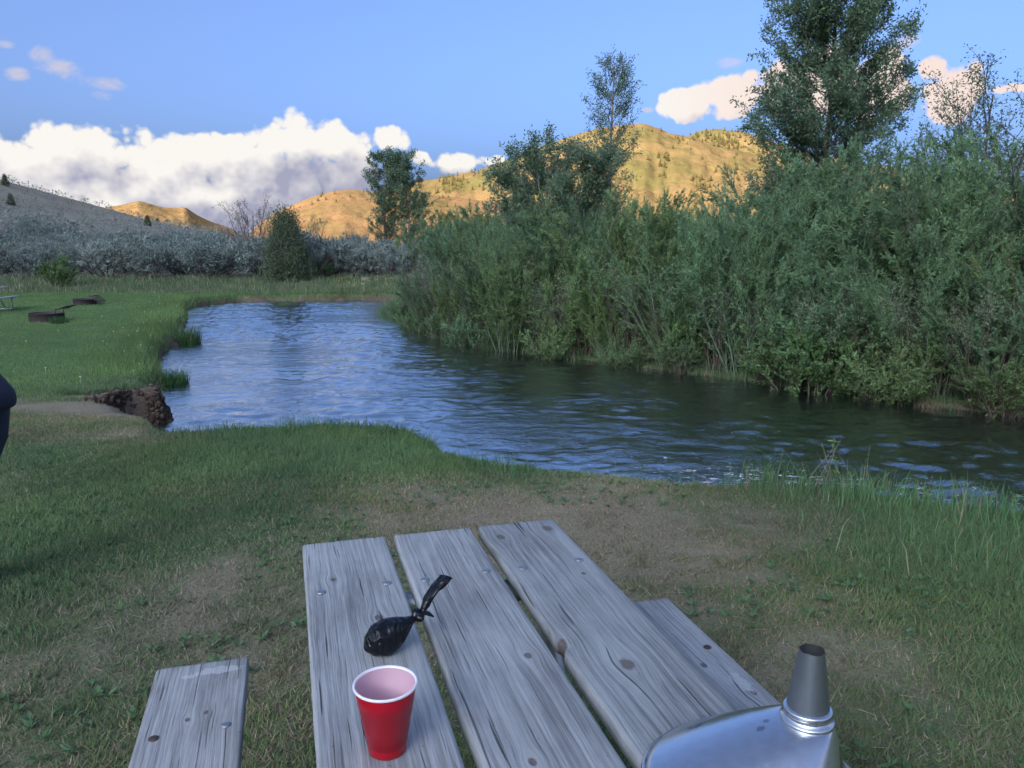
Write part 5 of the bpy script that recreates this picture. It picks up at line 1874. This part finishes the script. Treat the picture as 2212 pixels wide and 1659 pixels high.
def fire_ring(u, v, zg, dia, rz, tilt, label, hgt=0.20):
    q = at_z(u, v, zg)
    x, y = q[0], q[1] + dia * 0.45
    o = empty('fire_ring', (x, y, gz(x, y) - 0.01), rz, label, 'fire ring')
    R = dia / 2
    V, Qd = lathe([(R, -0.02), (R, hgt - 0.005), (R + 0.012, hgt), (R + 0.012, hgt + 0.012), (R - 0.008, hgt + 0.012), (R - 0.008, -0.02)], 48)
    obj('ring', mesh_np('ring', V, Qd, None, False), M_rust, o)
    V, Qd = lathe([(R - 0.006, 0.03), (0.001, 0.05)], 32)
    obj('ash_bed', mesh_np('ash_bed', V, Qd, None, True), M_ash, o)
    for s_ in (-1, 1):
        G = Geo()
        G.tube(np.array([(R - 0.06, s_ * 0.18, hgt - 0.05), (R - 0.06, s_ * 0.18, hgt + 0.15), (R + 0.01, s_ * 0.18, hgt + 0.135)]), 0.011, 6)
        obj('hinge_post', G.mesh('hinge_post'), M_rust, o)
    gr = empty('grate_root', (0, 0, 0))
    bpy.data.objects.remove(gr)
    # swung-over cooking grate
    ca, sa = math.cos(tilt), math.sin(tilt)
    hx, hz = R + 0.01, hgt + 0.13

    def gp(a_, b_): return (hx + ca * a_, b_, hz + sa * a_)
    G = Geo()
    fr = [gp(0.0, -0.24), gp(0.34, -0.24), gp(0.34, 0.24), gp(0.0, 0.24), gp(0.0, -0.24)]
    for k in range(4): G.tube(np.array([fr[k], fr[k + 1]]), 0.013, 6)
    g_o = obj('grate', G.mesh('grate'), M_rust, o)
    for k in range(9):
        b_ = -0.19 + 0.0475 * k
        G = Geo()
        G.tube(np.array([gp(0.0, b_), gp(0.34, b_)]), 0.008, 5)
        obj('bar', G.mesh('bar'), M_rust, g_o)
    G = Geo()
    G.tube(np.array([gp(0.12, 0.0), (gp(0.12, 0)[0], 0, gp(0.12, 0)[2] - 0.06), (gp(0.26, 0)[0], 0, gp(0.26, 0)[2] - 0.07), gp(0.28, 0.0)]), 0.010, 6)
    obj('handle', G.mesh('handle'), M_rust, o)
    return o


fire_ring(84, 697, -0.66, 0.92, rad(-4), rad(17), 'rusty fire ring with its grate swung up, nearer of the two on the lawn', 0.24)
fire_ring(172, 657, -0.64, 0.80, rad(-8), rad(-38), 'rusty fire ring with its grate hanging down, farther one by the meadow grass', 0.20)
q = at_z(128, 700, -0.66)
tuft_plant('grass_tuft', 'small green grass tuft against the nearer fire ring', (q[0] - 0.05, q[1] + 0.12, -0.60), 260, 0.28, 0.014, 0.24, (0.06, 0.14, 0.045), 0.05, (0.1, 0.5), None, 91)

# ------------------------------------------------------------------ person at the left edge
M_skin = simple('skin', (0.48, 0.30, 0.22), 0.55, 0, 0.08, 20)
M_navy = simple('navy_fleece', (0.016, 0.022, 0.040), 0.85, 0, 0.3, 60, 0.3)
M_jean = simple('dark_jeans', (0.022, 0.034, 0.058), 0.8, 0, 0.35, 70, 0.3)
M_hair = simple('brown_hair', (0.06, 0.04, 0.03), 0.6, 0, 0.3, 60)
M_shoe = simple('dark_shoes', (0.03, 0.03, 0.03), 0.6)


def skin_mesh(name, verts, edges, radii, mat, parent, sub=2, root=0):
    me = bpy.data.meshes.new(name)
    me.from_pydata([tuple(v) for v in verts], edges, [])
    o = obj(name, me, mat, parent)
    o.modifiers.new('skin', 'SKIN')
    if not me.skin_vertices:
        bpy.context.view_layer.objects.active = o
        o.select_set(True)
        bpy.ops.mesh.customdata_skin_add()
    for i, r in enumerate(radii):
        sv = me.skin_vertices[0].data[i]
        sv.radius = (r, r) if not hasattr(r, '__len__') else r
        sv.use_root = (i == root)
    s = o.modifiers.new('sub', 'SUBSURF')
    s.levels = sub; s.render_levels = sub
    o.modifiers['skin'].use_smooth_shade = True
    return o


# local frame: the person faces -x, bends forward a little; origin on the ground between the feet
pz0 = gz(-2.3, 3.55)
person = empty('person', (-2.495, 3.45, pz0), 0, 'person in dark navy jacket and dark jeans leaning forward at the left edge', 'person')
J = {'pelvis': (0.0, 0, 0.93), 'spine': (-0.06, 0, 1.08), 'chest': (-0.22, 0, 1.30), 'neck': (-0.33, 0, 1.45), 'head0': (-0.385, 0, 1.53), 'head1': (-0.42, 0, 1.62), 'head2': (-0.43, 0, 1.70)}
verts, edges, radii = [], [], []


def jv(p, r, par=None):
    verts.append(p); radii.append(r)
    if par is not None: edges.append((par, len(verts) - 1))
    return len(verts) - 1


pe = jv(J['pelvis'], 0.125)
s1 = jv(J['spine'], 0.125, pe)
ch = jv(J['chest'], 0.135, s1)
nk = jv(J['neck'], 0.055, ch)
h0 = jv(J['head0'], 0.070, nk)
h1 = jv(J['head1'], 0.095, h0)
h2 = jv(J['head2'], 0.075, h1)
for s_ in (-1, 1):
    hp = jv((0.0, s_ * 0.09, 0.88), 0.088, pe)
    kn = jv((-0.10, s_ * 0.10, 0.49), 0.056, hp)
    an = jv((-0.12, s_ * 0.10, 0.09), 0.040, kn)
    ft = jv((-0.24, s_ * 0.11, 0.035), 0.034, an)
    sh = jv((-0.25, s_ * 0.18, 1.37), 0.060, ch)
    elb = jv((-0.36, s_ * 0.24, 1.10), 0.042, sh)
    wr = jv((-0.56, s_ * 0.20, 1.02), 0.030, elb)
    hd = jv((-0.63, s_ * 0.19, 1.01), 0.034, wr)
    for f in range(4):
        f1_ = jv((-0.70, s_ * (0.165 + 0.018 * f), 1.005), 0.009, hd)
        f2_ = jv((-0.735, s_ * (0.165 + 0.018 * f), 0.985), 0.008, f1_)
    th_ = jv((-0.655, s_ * 0.15, 0.99), 0.010, hd)
body = skin_mesh('body', verts, edges, radii, M_skin, person, 2)


def loft(name, rings_, mat, parent):
    """rings: (cx, cy, cz, rx, ry, tilt)"""
    seg = 28
    a_ = np.linspace(0, 2 * math.pi, seg, endpoint=False)
    V = []
    for (cx1, cy1, cz1, rx1, ry1, tl1) in rings_:
        ex = np.cos(a_) * rx1
        V.append(np.stack([cx1 + ex * math.cos(tl1), cy1 + np.sin(a_) * ry1, cz1 + ex * math.sin(tl1)], -1))
    V = np.concatenate(V)
    V = V + 0.006 * np.stack([fbm(V[:, 2] * 14, V[:, 1] * 14, 3, 3), fbm(V[:, 2] * 14 + 7, V[:, 1] * 14, 3, 4), 0 * V[:, 0]], -1)
    o = obj(name, mesh_np(name, V, grid_q(len(rings_), seg), None, True), mat, parent)
    s = o.modifiers.new('sub', 'SUBSURF'); s.levels = 1; s.render_levels = 2
    return o


# jacket: hem flares over the seat, back slopes forward
loft('jacket', [(0.015, 0, 0.838, 0.10, 0.14, 0.30), (0.030, 0, 0.832, 0.165, 0.185, 0.30), (0.036, 0, 0.855, 0.178, 0.196, 0.28), (0.030, 0, 0.92, 0.182, 0.194, 0.24), (0.0, 0, 0.985, 0.157, 0.187, 0.20),
                (-0.035, 0, 1.045, 0.145, 0.180, 0.32), (-0.090, 0, 1.12, 0.142, 0.180, 0.45), (-0.16, 0, 1.22, 0.148, 0.192, 0.52), (-0.235, 0, 1.33, 0.140, 0.200, 0.56),
                (-0.29, 0, 1.405, 0.105, 0.16, 0.58), (-0.325, 0, 1.445, 0.072, 0.085, 0.55), (-0.345, 0, 1.475, 0.066, 0.072, 0.5)], M_navy, person)
for s_ in (-1, 1):
    G = Geo()
    G.tube(np.array([(-0.22, s_ * 0.12, 1.375), (-0.255, s_ * 0.185, 1.36), (-0.31, s_ * 0.225, 1.23), (-0.36, s_ * 0.24, 1.10), (-0.46, s_ * 0.22, 1.06), (-0.565, s_ * 0.20, 1.02)]), np.array([0.07, 0.075, 0.066, 0.060, 0.052, 0.044]), 16, False)
    obj('sleeve', G.mesh('sleeve', True), M_navy, person)
    G = Geo()
    G.tube(np.array([(0.02, s_ * 0.085, 0.97), (0.02, s_ * 0.092, 0.88), (0.0, s_ * 0.098, 0.74), (-0.055, s_ * 0.10, 0.60), (-0.10, s_ * 0.10, 0.48), (-0.115, s_ * 0.10, 0.30), (-0.12, s_ * 0.10, 0.10), (-0.125, s_ * 0.10, 0.05)]), np.array([0.105, 0.112, 0.102, 0.086, 0.077, 0.070, 0.063, 0.064]), 20, False)
    obj('trouser_leg', G.mesh('trouser_leg', True), M_jean, person)
    G = Geo()
    G.tube(np.array([(-0.065, s_ * 0.105, 0.045), (-0.12, s_ * 0.105, 0.055), (-0.21, s_ * 0.11, 0.045), (-0.29, s_ * 0.112, 0.036), (-0.325, s_ * 0.112, 0.028)]), np.array([0.030, 0.046, 0.046, 0.042, 0.020]), 14, True)
    obj('shoe', G.mesh('shoe', True), M_shoe, person)
bm = bmesh.new()
bmesh.ops.create_uvsphere(bm, u_segments=24, v_segments=16, radius=0.112)
for v in bm.verts: v.co = Vector((v.co.x * 1.0 - 0.40, v.co.y * 0.9, v.co.z * 1.05 + 1.665 + (0.02 if v.co.x > 0 else 0)))
bmesh.ops.delete(bm, geom=[v for v in bm.verts if v.co.x < -0.47 and v.co.z < 1.70], context='VERTS')
hair = bm_obj('hair', bm, M_hair, person, True)
sol = hair.modifiers.new('thick', 'SOLIDIFY'); sol.thickness = 0.012

for m_ in list(bpy.data.meshes):
    if m_.users == 0:
        bpy.data.meshes.remove(m_)
